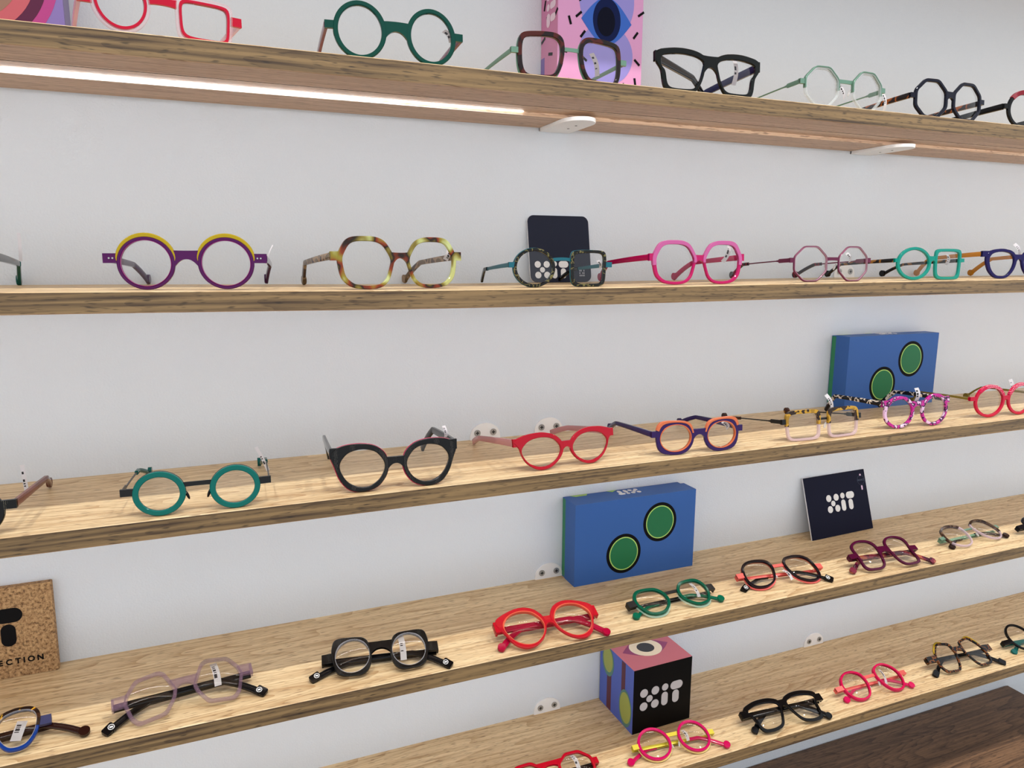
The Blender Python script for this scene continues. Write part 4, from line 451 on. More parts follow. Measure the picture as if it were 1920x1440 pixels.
 'tD2': [(0.4932, 0.0), (0.4883, 0.0481), (0.4804, 0.0956), (0.4704, 0.1427), (0.4577, 0.1896), (0.4436, 0.2371), (0.429, 0.2866), (0.4094, 0.336), (0.3804, 0.3804), (0.3393, 0.4135), (0.2946, 0.4409), (0.2441, 0.4567), (0.1934, 0.4669), (0.1435, 0.473), (0.0951, 0.4782), (0.0475, 0.4819), (0.0, 0.4856), (-0.0482, 0.4893), (-0.0981, 0.4932), (-0.1507, 0.4967), (-0.207, 0.4998), (-0.2671, 0.4998), (-0.3305, 0.4947), (-0.3921, 0.4778), (-0.4396, 0.4396), (-0.4649, 0.3815), (-0.4784, 0.3197), (-0.4905, 0.2622), (-0.4978, 0.2062), (-0.4999, 0.1516), (-0.4966, 0.0988), (-0.4906, 0.0483), (-0.4846, 0.0), (-0.4783, -0.0471), (-0.4705, -0.0936), (-0.4607, -0.1397), (-0.4485, -0.1858), (-0.4342, -0.2321), (-0.4191, -0.28), (-0.4007, -0.3288), (-0.3731, -0.3731), (-0.3351, -0.4083), (-0.2897, -0.4336), (-0.2437, -0.4559), (-0.1946, -0.4697), (-0.1454, -0.4793), (-0.0964, -0.4846), (-0.0481, -0.4885), (-0.0, -0.4918), (0.0488, -0.4952), (0.0992, -0.4986), (0.1516, -0.4996), (0.2055, -0.4962), (0.2597, -0.4859), (0.309, -0.4625), (0.3562, -0.4341), (0.396, -0.396), (0.4263, -0.3499), (0.4491, -0.3001), (0.4703, -0.2514), (0.4879, -0.2021), (0.4974, -0.1509), (0.4999, -0.0994), (0.4968, -0.0489)],
 'tD3': [(0.4929, 0.0), (0.497, 0.049), (0.4993, 0.0993), (0.4954, 0.1503), (0.4837, 0.2003), (0.4636, 0.2478), (0.4373, 0.2922), (0.4088, 0.3355), (0.3754, 0.3754), (0.3367, 0.4103), (0.2928, 0.4382), (0.2458, 0.4599), (0.1982, 0.4785), (0.149, 0.4912), (0.0991, 0.4982), (0.0492, 0.4994), (0.0, 0.4967), (-0.0484, 0.4911), (-0.0959, 0.4822), (-0.1426, 0.47), (-0.1887, 0.4555), (-0.2349, 0.4395), (-0.2813, 0.421), (-0.3296, 0.4016), (-0.379, 0.379), (-0.4285, 0.3516), (-0.4723, 0.3156), (-0.4954, 0.2648), (-0.4989, 0.2067), (-0.4855, 0.1473), (-0.4616, 0.0918), (-0.4364, 0.043), (-0.4152, 0.0), (-0.3974, -0.0391), (-0.382, -0.076), (-0.369, -0.1119), (-0.3577, -0.1481), (-0.3451, -0.1845), (-0.3303, -0.2207), (-0.3134, -0.2572), (-0.2942, -0.2942), (-0.2729, -0.3325), (-0.2472, -0.37), (-0.2159, -0.4039), (-0.1797, -0.4337), (-0.1393, -0.4594), (-0.0958, -0.4815), (-0.0488, -0.495), (-0.0, -0.4997), (0.0489, -0.4968), (0.0974, -0.4896), (0.144, -0.4746), (0.1878, -0.4535), (0.2286, -0.4276), (0.267, -0.3996), (0.303, -0.3693), (0.3359, -0.3359), (0.366, -0.3004), (0.3922, -0.262), (0.4153, -0.222), (0.438, -0.1814), (0.457, -0.1386), (0.4724, -0.094), (0.4847, -0.0477)],
 'tC4': [(0.4977, 0.0), (0.4912, 0.0484), (0.4841, 0.0963), (0.4756, 0.1443), (0.4654, 0.1928), (0.4524, 0.2418), (0.437, 0.292), (0.4163, 0.3417), (0.3856, 0.3856), (0.3448, 0.4201), (0.2985, 0.4468), (0.2474, 0.4629), (0.1956, 0.4721), (0.1455, 0.4797), (0.0964, 0.4844), (0.0482, 0.4891), (0.0, 0.4918), (-0.0487, 0.4945), (-0.0989, 0.4974), (-0.1516, 0.4998), (-0.2064, 0.4983), (-0.2648, 0.4954), (-0.3231, 0.4836), (-0.3786, 0.4613), (-0.4206, 0.4206), (-0.4516, 0.3706), (-0.473, 0.316), (-0.4865, 0.26), (-0.4938, 0.2045), (-0.4968, 0.1507), (-0.4992, 0.0993), (-0.4999, 0.0492), (-0.4984, 0.0), (-0.4957, -0.0488), (-0.4908, -0.0976), (-0.4839, -0.1468), (-0.4763, -0.1973), (-0.4642, -0.2481), (-0.4463, -0.2982), (-0.4215, -0.3459), (-0.3888, -0.3888), (-0.3501, -0.4265), (-0.3026, -0.4528), (-0.2507, -0.4691), (-0.1988, -0.48), (-0.1479, -0.4877), (-0.0978, -0.4919), (-0.0488, -0.4953), (-0.0, -0.4987), (0.0492, -0.4996), (0.0993, -0.499), (0.1497, -0.4933), (0.201, -0.4852), (0.2493, -0.4664), (0.2933, -0.4389), (0.3345, -0.4076), (0.3716, -0.3716), (0.4035, -0.3312), (0.4297, -0.2871), (0.4515, -0.2414), (0.4719, -0.1955), (0.4869, -0.1477), (0.4959, -0.0986), (0.4997, -0.0492)],
 'tC2': [(0.5, 0.0), (0.4993, 0.0492), (0.4935, 0.0982), (0.4839, 0.1468), (0.473, 0.1959), (0.4568, 0.2441), (0.4326, 0.289), (0.4022, 0.3301), (0.3663, 0.3663), (0.3285, 0.4003), (0.2871, 0.4296), (0.242, 0.4528), (0.1944, 0.4693), (0.1457, 0.4802), (0.0974, 0.4894), (0.0489, 0.496), (0.0, 0.4991), (-0.0492, 0.4997), (-0.099, 0.4979), (-0.1501, 0.4947), (-0.2023, 0.4884), (-0.2553, 0.4777), (-0.3088, 0.4622), (-0.3623, 0.4414), (-0.4167, 0.4167), (-0.4649, 0.3815), (-0.4956, 0.3312), (-0.4998, 0.2672), (-0.4933, 0.2043), (-0.468, 0.142), (-0.4498, 0.0895), (-0.4356, 0.0429), (-0.4233, 0.0), (-0.4123, -0.0406), (-0.4017, -0.0799), (-0.3909, -0.1186), (-0.378, -0.1566), (-0.3641, -0.1946), (-0.3474, -0.2321), (-0.3288, -0.2699), (-0.3072, -0.3072), (-0.282, -0.3436), (-0.255, -0.3816), (-0.2224, -0.4161), (-0.1844, -0.4451), (-0.1419, -0.4678), (-0.096, -0.4827), (-0.0485, -0.4925), (-0.0, -0.4983), (0.0491, -0.4981), (0.098, -0.4927), (0.1461, -0.4816), (0.1931, -0.4662), (0.2394, -0.4479), (0.283, -0.4236), (0.3229, -0.3935), (0.3572, -0.3572), (0.3861, -0.3168), (0.4135, -0.2763), (0.4378, -0.234), (0.4586, -0.1899), (0.4745, -0.1439), (0.4865, -0.0968), (0.4959, -0.0488)],
 'tC3': [(0.4988, 0.0), (0.4987, 0.0491), (0.4965, 0.0988), (0.4889, 0.1483), (0.4743, 0.1964), (0.4533, 0.2423), (0.4261, 0.2847), (0.3956, 0.3246), (0.3617, 0.3617), (0.3235, 0.3942), (0.282, 0.4221), (0.2378, 0.4449), (0.1922, 0.4639), (0.1456, 0.4799), (0.0977, 0.4912), (0.0491, 0.4983), (0.0, 0.4996), (-0.049, 0.498), (-0.0984, 0.4946), (-0.1483, 0.489), (-0.199, 0.4805), (-0.2502, 0.4681), (-0.3014, 0.4511), (-0.353, 0.4301), (-0.4066, 0.4066), (-0.4573, 0.3753), (-0.494, 0.3301), (-0.4981, 0.2663), (-0.4156, 0.1722), (-0.3938, 0.1195), (-0.3819, 0.076), (-0.374, 0.0368), (-0.3665, 0.0), (-0.3583, -0.0353), (-0.3498, -0.0696), (-0.3396, -0.103), (-0.3291, -0.1363), (-0.3163, -0.169), (-0.3022, -0.2019), (-0.2866, -0.2352), (-0.2688, -0.2688), (-0.248, -0.3022), (-0.2234, -0.3343), (-0.1955, -0.3658), (-0.1644, -0.3969), (-0.1298, -0.428), (-0.0911, -0.4579), (-0.0474, -0.4814), (-0.0, -0.496), (0.0492, -0.4995), (0.0984, -0.4947), (0.1474, -0.486), (0.1943, -0.4692), (0.2379, -0.445), (0.2766, -0.4139), (0.311, -0.379), (0.3436, -0.3436), (0.3736, -0.3066), (0.4013, -0.2682), (0.4255, -0.2275), (0.4474, -0.1853), (0.4681, -0.142), (0.4844, -0.0964), (0.4942, -0.0487)],
 'tA4': [(0.4527, 0.0), (0.4615, 0.0454), (0.4708, 0.0936), (0.4809, 0.1459), (0.4922, 0.2039), (0.4992, 0.2668), (0.4854, 0.3243), (0.4507, 0.3699), (0.4027, 0.4027), (0.353, 0.4301), (0.3014, 0.4511), (0.2497, 0.4671), (0.1978, 0.4775), (0.1472, 0.4853), (0.0978, 0.4917), (0.0489, 0.4965), (0.0, 0.4993), (-0.0491, 0.499), (-0.099, 0.4977), (-0.1495, 0.4929), (-0.2017, 0.487), (-0.2557, 0.4783), (-0.3134, 0.469), (-0.3745, 0.4563), (-0.4372, 0.4372), (-0.4843, 0.3975), (-0.4984, 0.333), (-0.4997, 0.2671), (-0.4972, 0.2059), (-0.4897, 0.1485), (-0.4669, 0.0929), (-0.4249, 0.0419), (-0.409, 0.0), (-0.3989, -0.0393), (-0.3927, -0.0781), (-0.3869, -0.1174), (-0.3826, -0.1585), (-0.3784, -0.2023), (-0.3738, -0.2498), (-0.3663, -0.3006), (-0.3552, -0.3552), (-0.3367, -0.4102), (-0.3022, -0.4522), (-0.255, -0.4771), (-0.2023, -0.4884), (-0.15, -0.4946), (-0.0991, -0.498), (-0.0491, -0.4988), (-0.0, -0.4995), (0.0492, -0.4997), (0.0992, -0.4985), (0.1501, -0.4948), (0.2019, -0.4874), (0.2509, -0.4693), (0.2926, -0.438), (0.3234, -0.394), (0.3473, -0.3473), (0.3669, -0.3011), (0.3849, -0.2572), (0.4009, -0.2143), (0.4142, -0.1716), (0.426, -0.1292), (0.436, -0.0867), (0.4443, -0.0438)],
 'tA3': [(0.4832, 0.0), (0.4902, 0.0483), (0.496, 0.0987), (0.4988, 0.1513), (0.4987, 0.2066), (0.4937, 0.2639), (0.4839, 0.3233), (0.4628, 0.3798), (0.4277, 0.4277), (0.3805, 0.4637), (0.3245, 0.4857), (0.2654, 0.4965), (0.2071, 0.4999), (0.1515, 0.4994), (0.0991, 0.4984), (0.0489, 0.4966), (0.0, 0.4935), (-0.0483, 0.4902), (-0.0966, 0.4856), (-0.1458, 0.4805), (-0.1966, 0.4747), (-0.2503, 0.4682), (-0.3066, 0.4589), (-0.3645, 0.4442), (-0.4175, 0.4175), (-0.4557, 0.374), (-0.4759, 0.318), (-0.4865, 0.26), (-0.4934, 0.2044), (-0.4973, 0.1508), (-0.4994, 0.0993), (-0.4998, 0.0492), (-0.4997, 0.0), (-0.4989, -0.0491), (-0.4981, -0.0991), (-0.4953, -0.1503), (-0.4908, -0.2033), (-0.4838, -0.2586), (-0.472, -0.3154), (-0.4554, -0.3737), (-0.4298, -0.4298), (-0.3875, -0.4722), (-0.3286, -0.4918), (-0.2662, -0.4981), (-0.2071, -0.5), (-0.1513, -0.4988), (-0.0989, -0.4973), (-0.0487, -0.4948), (-0.0, -0.4924), (0.0483, -0.4901), (0.0968, -0.4864), (0.1463, -0.4824), (0.1969, -0.4753), (0.2486, -0.4651), (0.2963, -0.4435), (0.3354, -0.4087), (0.3657, -0.3657), (0.3908, -0.3207), (0.4133, -0.2762), (0.4314, -0.2306), (0.4457, -0.1846), (0.4579, -0.1389), (0.4675, -0.093), (0.4756, -0.0468)]}
SPEC = {
 'A1': {'loc': [-0.0318, -0.1663, 1.7362], 'yaw': 11.9, 'tilt': 0.7, 'L': [-33.4, 25.5, 45.8, 51.0], 'R': [33.3, 19.4, 48.9, 38.8], 'end': [65.4, 28.4, 20.8], 'br': [32.9, 27.6], 'tags': [], 'sl': 'round', 'sr': 'sq'},
 'A2': {'loc': [0.1717, -0.1686, 1.7362], 'yaw': -1.8, 'tilt': 2.6, 'L': [-34.8, 26.6, 50.2, 53.1], 'R': [34.8, 26.6, 50.2, 53.1], 'end': [67.5, 33.4, 26.3], 'br': [37.1, 28.3], 'tags': [[48.9, 36.4, 56.3, 26.6, 5.0, 5.0]], 'sl': 'round', 'sr': 'round'},
 'A3': {'loc': [0.3615, -0.1674, 1.7362], 'yaw': 1.6, 'tilt': 1.4, 'L': [-35.4, 23.3, 53.1, 46.5], 'R': [35.4, 23.3, 53.1, 46.5], 'end': [69.4, 28.3, 22.7], 'br': [33.5, 29.7], 'tags': [[27.0, 32.5, 34.6, 9.6, 6.0, 6.0]], 'sl': 'tA3', 'sr': 'tA3'},
 'A4': {'loc': [0.5413, -0.1664, 1.7362], 'yaw': -1.3, 'tilt': 3.6, 'L': [-38.4, 24.6, 65.9, 49.2], 'R': [38.4, 24.6, 65.9, 49.2], 'end': [72.2, 44.4, 32.6], 'br': [43.0, 30.6], 'tags': [[40.3, 44.9, 38.6, 16.8, 6.0, 8.0]], 'sl': 'tA4', 'sr': 'tA4'},
 'A5': {'loc': [0.7475, -0.1668, 1.7362], 'yaw': 0.7, 'tilt': 3.3, 'L': [-38.0, 24.2, 52.8, 48.4], 'R': [38.0, 24.2, 52.8, 48.4], 'end': [71.5, 32.1, 26.0], 'br': [35.8, 31.3], 'tags': [[-9.5, 31.9, 3.9, 14.2, 5.0, 6.0], [81.8, 31.6, 87.0, 8.9, 5.0, 12.0]], 'sl': 'oct', 'sr': 'oct'},
 'A6': {'loc': [0.9364, -0.1648, 1.7362], 'yaw': -1.0, 'tilt': 2.6, 'L': [-33.7, 25.8, 57.3, 51.6], 'R': [33.7, 25.8, 57.3, 51.6], 'end': [69.1, 32.2, 25.6], 'br': [36.9, 29.3], 'tags': [], 'sl': 'oct', 'sr': 'oct'},
 'A7': {'loc': [1.1272, -0.1622, 1.7362], 'yaw': -2.1, 'tilt': 2.9, 'L': [-34.4, 26.5, 59.2, 53.0], 'R': [34.4, 26.5, 59.2, 53.0], 'end': [70.2, 33.3, 26.3], 'br': [35.4, 29.5], 'tags': [], 'sl': 'round', 'sr': 'round'},
 'B0': {'loc': [-0.2485, -0.1542, 1.519], 'yaw': 3, 'tilt': 3.0, 'L': [-34, 22, 50, 44], 'R': [34, 22, 50, 44], 'end': [70, 34, 26], 'br': [36.0, 28.1], 'tags': [[72.6, 57.4, 72.0, 30.4, 3.0, 85.0]], 'sl': 'round', 'sr': 'round'},
 'B1': {'loc': [-0.0299, -0.1542, 1.519], 'yaw': -6.5, 'tilt': 3.0, 'L': [-34.8, 24.4, 50.1, 48.7], 'R': [34.8, 24.4, 50.1, 48.7], 'end': [71.4, 33.5, 24.7], 'br': [36.0, 28.1], 'tags': [[69.6, 24.0, 76.5, 43.3, 1.0, 20.0]], 'sl': 'round', 'sr': 'round'},
 'B2': {'loc': [0.1741, -0.155, 1.5171], 'yaw': 9.4, 'tilt': 3.4, 'L': [-36.3, 26.8, 59.6, 53.5], 'R': [36.3, 26.8, 59.6, 53.5], 'end': [72.5, 38.3, 29.3], 'br': [37.0, 31.5], 'tags': [[63.0, 31.0, 68.7, 42.6, 6.0, 20.0]], 'sl': 'geo', 'sr': 'geo'},
 'B3': {'loc': [0.3599, -0.1551, 1.5169], 'yaw': -2.9, 'tilt': 3.0, 'L': [-33.3, 21.7, 48.9, 43.3], 'R': [33.4, 20.7, 45.2, 41.3], 'end': [63.3, 27.9, 22.0], 'br': [32.1, 28.6], 'tags': [[50.8, 30.4, 53.6, 21.1, 4.0, 12.0]], 'sl': 'round', 'sr': 'sq'},
 'B4': {'loc': [0.5469, -0.1549, 1.5177], 'yaw': 0.4, 'tilt': 3.4, 'L': [-35.4, 26.5, 61.0, 53.0], 'R': [35.4, 26.5, 61.0, 53.0], 'end': [70.1, 37.5, 28.8], 'br': [35.6, 29.1], 'tags': [[53.8, 47.7, 43.4, 27.7, 6.0, 10.0]], 'sl': 'geo', 'sr': 'geo'},
 'B5': {'loc': [0.7599, -0.1551, 1.5191], 'yaw': -3.0, 'tilt': 2.9, 'L': [-35.2, 23.5, 52.8, 47.0], 'R': [35.2, 23.5, 52.8, 47.0], 'end': [66.9, 31.5, 25.2], 'br': [32.2, 28.0], 'tags': [[32.5, 38.5, 38.7, 26.4, 5.0, 10.0]], 'sl': 'oct', 'sr': 'oct'},
 'B6': {'loc': [0.9461, -0.1547, 1.5199], 'yaw': -2.3, 'tilt': 3.0, 'L': [-32.1, 23.1, 60.7, 46.3], 'R': [32.1, 22.1, 54.1, 44.2], 'end': [65.9, 30.4, 25.1], 'br': [33.4, 27.4], 'tags': [[39.8, 36.3, 36.8, 21.7, 6.0, 8.0]], 'sl': 'round', 'sr': 'sq'},
 'B7': {'loc': [1.1298, -0.1555, 1.5203], 'yaw': -8.4, 'tilt': 3.4, 'L': [-31.7, 22.4, 55.2, 44.9], 'R': [31.7, 22.4, 55.2, 44.9], 'end': [64.9, 41.6, 32.8], 'br': [36.1, 29.6], 'tags': [[-1.8, 52.7, 8.6, 36.6, 6.0, 8.0]], 'sl': 'panto', 'sr': 'panto'},
 'C0': {'loc': [-0.2495, -0.172, 1.3064], 'yaw': -3, 'tilt': 3.0, 'L': [-34, 22, 50, 44], 'R': [34, 22, 50, 44], 'end': [68, 31, 23], 'br': [30.1, 25.9], 'tags': [[46.5, 41.8, 48.5, 10.9, 4.0, 100.0]], 'sl': 'round', 'sr': 'round'},
 'C1': {'loc': [-0.0339, -0.172, 1.3064], 'yaw': -1.6, 'tilt': 3.0, 'L': [-33.8, 21.3, 46.5, 42.7], 'R': [33.8, 21.3, 46.5, 42.7], 'end': [67.2, 28.0, 21.2], 'br': [30.1, 25.9], 'tags': [[55.0, 41.8, 66.3, 13.8, 3.5, 85.0]], 'sl': 'round', 'sr': 'round'},
 'C2': {'loc': [0.1598, -0.1716, 1.3064], 'yaw': -2.6, 'tilt': 3.6, 'L': [-37.5, 25.7, 59.7, 51.4], 'R': [37.5, 25.7, 59.7, 51.4], 'end': [67.8, 48.2, 37.1], 'br': [35.0, 28.1], 'tags': [[60.6, 58.4, 62.7, 44.9, 4.0, 30.0]], 'sl': 'tC2', 'sr': 'tC2'},
 'C3': {'loc': [0.3663, -0.1639, 1.3064], 'yaw': 4.6, 'tilt': 8.8, 'L': [-36.3, 22.0, 63.6, 44.0], 'R': [36.3, 22.0, 63.6, 44.0], 'end': [68.3, 39.3, 29.8], 'br': [31.0, 24.0], 'tags': [], 'sl': 'tC3', 'sr': 'tC3'},
 'C4': {'loc': [0.5484, -0.1686, 1.3064], 'yaw': -3.6, 'tilt': 3.6, 'L': [-33.7, 21.8, 52.4, 43.5], 'R': [33.7, 21.8, 52.4, 43.5], 'end': [65.9, 31.4, 23.6], 'br': [31.0, 24.1], 'tags': [[40.6, 36.5, 48.8, 26.1, 6.0, 8.0]], 'sl': 'tC4', 'sr': 'tC4'},
 'C5': {'loc': [0.7532, -0.1706, 1.3064], 'yaw': -1.4, 'tilt': 7.7, 'L': [-34.8, 20.9, 55.7, 41.7], 'R': [34.8, 20.9, 55.7, 41.7], 'end': [68.4, 30.7, 23.8], 'br': [29.0, 26.1], 'tags': [[28.4, 57.6, 39.3, 36.5, 6.0, 25.0]], 'sl': 'half', 'sr': 'half'},
 'C6': {'loc': [0.9343, -0.1652, 1.3064], 'yaw': -3.1, 'tilt': 2.4, 'L': [-33.7, 23.8, 53.8, 47.5], 'R': [33.7, 23.8, 53.8, 47.5], 'end': [63.2, 42.1, 32.6], 'br': [38.4, 32.1], 'tags': [[3.2, 56.8, 4.8, 37.7, 8.0, 8.0]], 'sl': 'round', 'sr': 'round'},
 'C7': {'loc': [1.1322, -0.1603, 1.3064], 'yaw': -2.3, 'tilt': 2.1, 'L': [-33.6, 25.5, 60.5, 51.0], 'R': [33.6, 25.5, 60.5, 51.0], 'end': [72.5, 33.8, 27.4], 'br': [32.7, 26.7], 'tags': [[33.7, 53.7, 37.7, 31.0, 8.0, 20.0]], 'sl': 'round', 'sr': 'round'},
 'D0': {'loc': [-0.2314, -0.1723, 1.0955], 'yaw': 9.0, 'tilt': 64.1, 'L': [-26.6, 22.4, 37.8, 44.8], 'R': [26.6, 22.4, 37.8, 44.8], 'end': [54.3, 30.1, 20.3], 'br': [26.9, 19.6], 'tags': [[30.4, 33.1, 24.6, 13.4, 9.0, 5.0]], 'sl': 'panto', 'sr': 'panto'},
 'D1': {'loc': [-0.0578, -0.1623, 1.0955], 'yaw': 8.4, 'tilt': 63.9, 'L': [-32.5, 27.7, 49.7, 55.4], 'R': [32.5, 27.7, 49.7, 55.4], 'end': [67.8, 38.3, 25.8], 'br': [40.5, 33.5], 'tags': [[30.5, 51.1, 31.4, 22.9, 7.0, 5.0]], 'sl': 'tD1', 'sr': 'tD1'},
 'D2': {'loc': [0.14, -0.164, 1.0955], 'yaw': -7.5, 'tilt': 65.0, 'L': [-32.7, 25.3, 44.9, 50.6], 'R': [32.7, 25.3, 44.9, 50.6], 'end': [65.8, 32.3, 20.1], 'br': [39.4, 30.8], 'tags': [[24.0, 47.9, 24.9, 14.5, 7.0, 5.0]], 'sl': 'tD2', 'sr': 'tD2'},
 'D3': {'loc': [0.3488, -0.1797, 1.0955], 'yaw': -2.0, 'tilt': 66.7, 'L': [-35.0, 29.6, 62.1, 59.2], 'R': [35.0, 29.6, 62.1, 59.2], 'end': [68.4, 45.8, 30.3], 'br': [39.8, 29.7], 'tags': [], 'sl': 'tD3', 'sr': 'tD3'},
 'D4': {'loc': [0.5389, -0.1634, 1.0955], 'yaw': 2.2, 'tilt': 67.3, 'L': [-33.8, 22.2, 50.4, 44.4], 'R': [33.8, 22.2, 50.4, 44.4], 'end': [69.6, 30.5, 20.7], 'br': [32.5, 28.3], 'tags': [[40.5, 42.7, 40.0, 16.2, 5.0, 5.0]], 'sl': 'tD4', 'sr': 'tD4'},
 'D5': {'loc': [0.7237, -0.157, 1.0955], 'yaw': -6.0, 'tilt': 61.0, 'L': [-35.3, 23.5, 52.1, 46.9], 'R': [35.3, 23.5, 52.1, 46.9], 'end': [71.0, 28.3, 20.5], 'br': [35.2, 30.7], 'tags': [[6.2, 26.5, 11.6, 8.9, 5.0, 5.0]], 'sl': 'tD5', 'sr': 'tD5'},
 'D6': {'loc': [0.9144, -0.1708, 1.0955], 'yaw': -4.3, 'tilt': 58.4, 'L': [-30.2, 26.7, 45.6, 53.5], 'R': [30.2, 26.7, 45.6, 53.5], 'end': [63.9, 32.9, 24.9], 'br': [37.4, 28.4], 'tags': [], 'sl': 'tD6', 'sr': 'tD6'},
 'D7': {'loc': [1.1333, -0.1519, 1.0955], 'yaw': 2.3, 'tilt': 68.7, 'L': [-36.9, 23.7, 52.5, 47.4], 'R': [36.9, 23.7, 52.5, 47.4], 'end': [72.5, 29.4, 23.3], 'br': [33.7, 30.5], 'tags': [], 'sl': 'tD7', 'sr': 'tD7'},
 'D8': {'loc': [1.2993, -0.1659, 1.0955], 'yaw': 0.2, 'tilt': 63.1, 'L': [-32.7, 20.3, 42.5, 40.6], 'R': [32.7, 20.3, 42.5, 40.6], 'end': [72.5, 27.7, 19.6], 'br': [30.5, 25.4], 'tags': [], 'sl': 'panto', 'sr': 'panto'},
 'E0': {'loc': [0.3642, -0.1581, 0.8789], 'yaw': -0.4, 'tilt': 68.5, 'L': [-35.1, 20.6, 51.1, 41.2], 'R': [35.1, 20.6, 51.1, 41.2], 'end': [67.4, 26.3, 17.6], 'br': [35.4, 29.9], 'tags': [[34.9, 39.9, 37.8, 18.2, 6.0, 5.0]], 'sl': 'oct', 'sr': 'oct'},
 'E1': {'loc': [0.5468, -0.1656, 0.8789], 'yaw': -5.1, 'tilt': 65.7, 'L': [-30.8, 23.1, 48.2, 46.1], 'R': [30.8, 23.1, 48.2, 46.1], 'end': [63.2, 27.5, 20.7], 'br': [33.9, 28.8], 'tags': [[19.4, 35.9, 21.3, 19.5, 5.0, 5.0]], 'sl': 'round', 'sr': 'round'},
 'E2': {'loc': [0.7393, -0.1742, 0.8789], 'yaw': -2.5, 'tilt': 63.5, 'L': [-34.6, 24.6, 62.4, 49.2], 'R': [34.6, 24.6, 62.4, 49.2], 'end': [72.5, 39.1, 28.2], 'br': [41.2, 32.1], 'tags': [], 'sl': 'tE2', 'sr': 'tE2'},
 'E3': {'loc': [0.9235, -0.164, 0.8789], 'yaw': -1.1, 'tilt': 63.4, 'L': [-35.0, 24.1, 48.7, 48.3], 'R': [35.0, 24.1, 48.7, 48.3], 'end': [72.0, 29.5, 22.4], 'br': [35.3, 30.5], 'tags': [[30.9, 41.0, 23.3, 15.6, 4.0, 5.0]], 'sl': 'tE3', 'sr': 'tE3'},
 'E4': {'loc': [1.122, -0.1645, 0.8789], 'yaw': -3.7, 'tilt': 56.9, 'L': [-31.1, 25.5, 46.9, 50.9], 'R': [31.1, 25.5, 46.9, 50.9], 'end': [69.9, 33.3, 22.4], 'br': [39.0, 32.3], 'tags': [], 'sl': 'tE4', 'sr': 'tE4'},
 'E5': {'loc': [1.3071, -0.1654, 0.8789], 'yaw': -5.0, 'tilt': 61.8, 'L': [-31.7, 25.9, 49.7, 51.8], 'R': [31.7, 25.9, 49.7, 51.8], 'end': [72.5, 26.3, 18.0], 'br': [35.3, 27.8], 'tags': [], 'sl': 'round', 'sr': 'round'}}
NS = 64
def bbox_loop(shape, mirror, cx, cz, w, h, sx=1.0, sz=1.0):
    p = SHAPES[shape]
    if mirror: p = [(-a, b) for a, b in p][::-1]
    return [(cx+a*w, cz+b*h) for a, b in p]
def resample(loop, cx, cz, n=NS):
    """points of a loop at n equal angles about its middle"""
    out = []
    M = len(loop)
    for k in range(n):
        a = 2*math.pi*k/n; d = (math.cos(a), math.sin(a)); best = 0
        for i in range(M):
            x0, y0 = loop[i][0]-cx, loop[i][1]-cz; x1, y1 = loop[(i+1)%M][0]-cx, loop[(i+1)%M][1]-cz
            ex, ey = x1-x0, y1-y0; den = d[0]*ey-d[1]*ex
            if abs(den) < 1e-9: continue
            t = (x0*ey-y0*ex)/den; u = (x0*d[1]-y0*d[0])/den
            if t > 0 and -1e-6 <= u <= 1+1e-6: best = max(best, t)
        out.append((cx+d[0]*best, cz+d[1]*best))
    return out
MM = 0.001
def curve_y(x): return 3.0*(x/65.0)**2
def V(x, y, z): return (x*MM, (y+curve_y(x))*MM, z*MM)
def ring(bm, outer, inner, y0, y1, bev=0.6, k0=0, k1=None, mi=0):
    n = len(outer); full = k1 is None
    ks = list(range(n)) if full else [(k0+i) % n for i in range((k1-k0) % n+1)]
    rows = []
    for k in ks:
        (ox, oz), (ix, iz) = outer[k], inner[k]; L = math.hypot(ox-ix, oz-iz) or 1; b = min(bev, L*0.35); ux, uz = (ox-ix)/L*b, (oz-iz)/L*b
        rows.append([bm.verts.new(V(*p)) for p in ((ox, y0+b, oz), (ox-ux, y0, oz-uz), (ix+ux, y0, iz+uz), (ix, y0+b, iz), (ix, y1-b, iz), (ix+ux, y1, iz+uz), (ox-ux, y1, oz-uz), (ox, y1-b, oz))])
    m = len(rows)
    for i in range(m if full else m-1):
        a, c = rows[i], rows[(i+1) % m]
        for j in range(8): bm.faces.new((a[j], a[(j+1)%8], c[(j+1)%8], c[j])).material_index = mi
    if not full:
        bm.faces.new(rows[0]).material_index = mi; bm.faces.new(rows[-1][::-1]).material_index = mi
def edge_x(loop, z, side):
    xs = []
    n = len(loop)
    for i in range(n):
        (x0, z0), (x1, z1) = loop[i], loop[(i+1) % n]
        if (z0-z)*(z1-z) <= 0 and z0 != z1: xs.append(x0+(x1-x0)*(z-z0)/(z1-z0))
    if not xs: return sum(p[0] for p in loop)/n
    return max(xs) if side > 0 else min(xs)
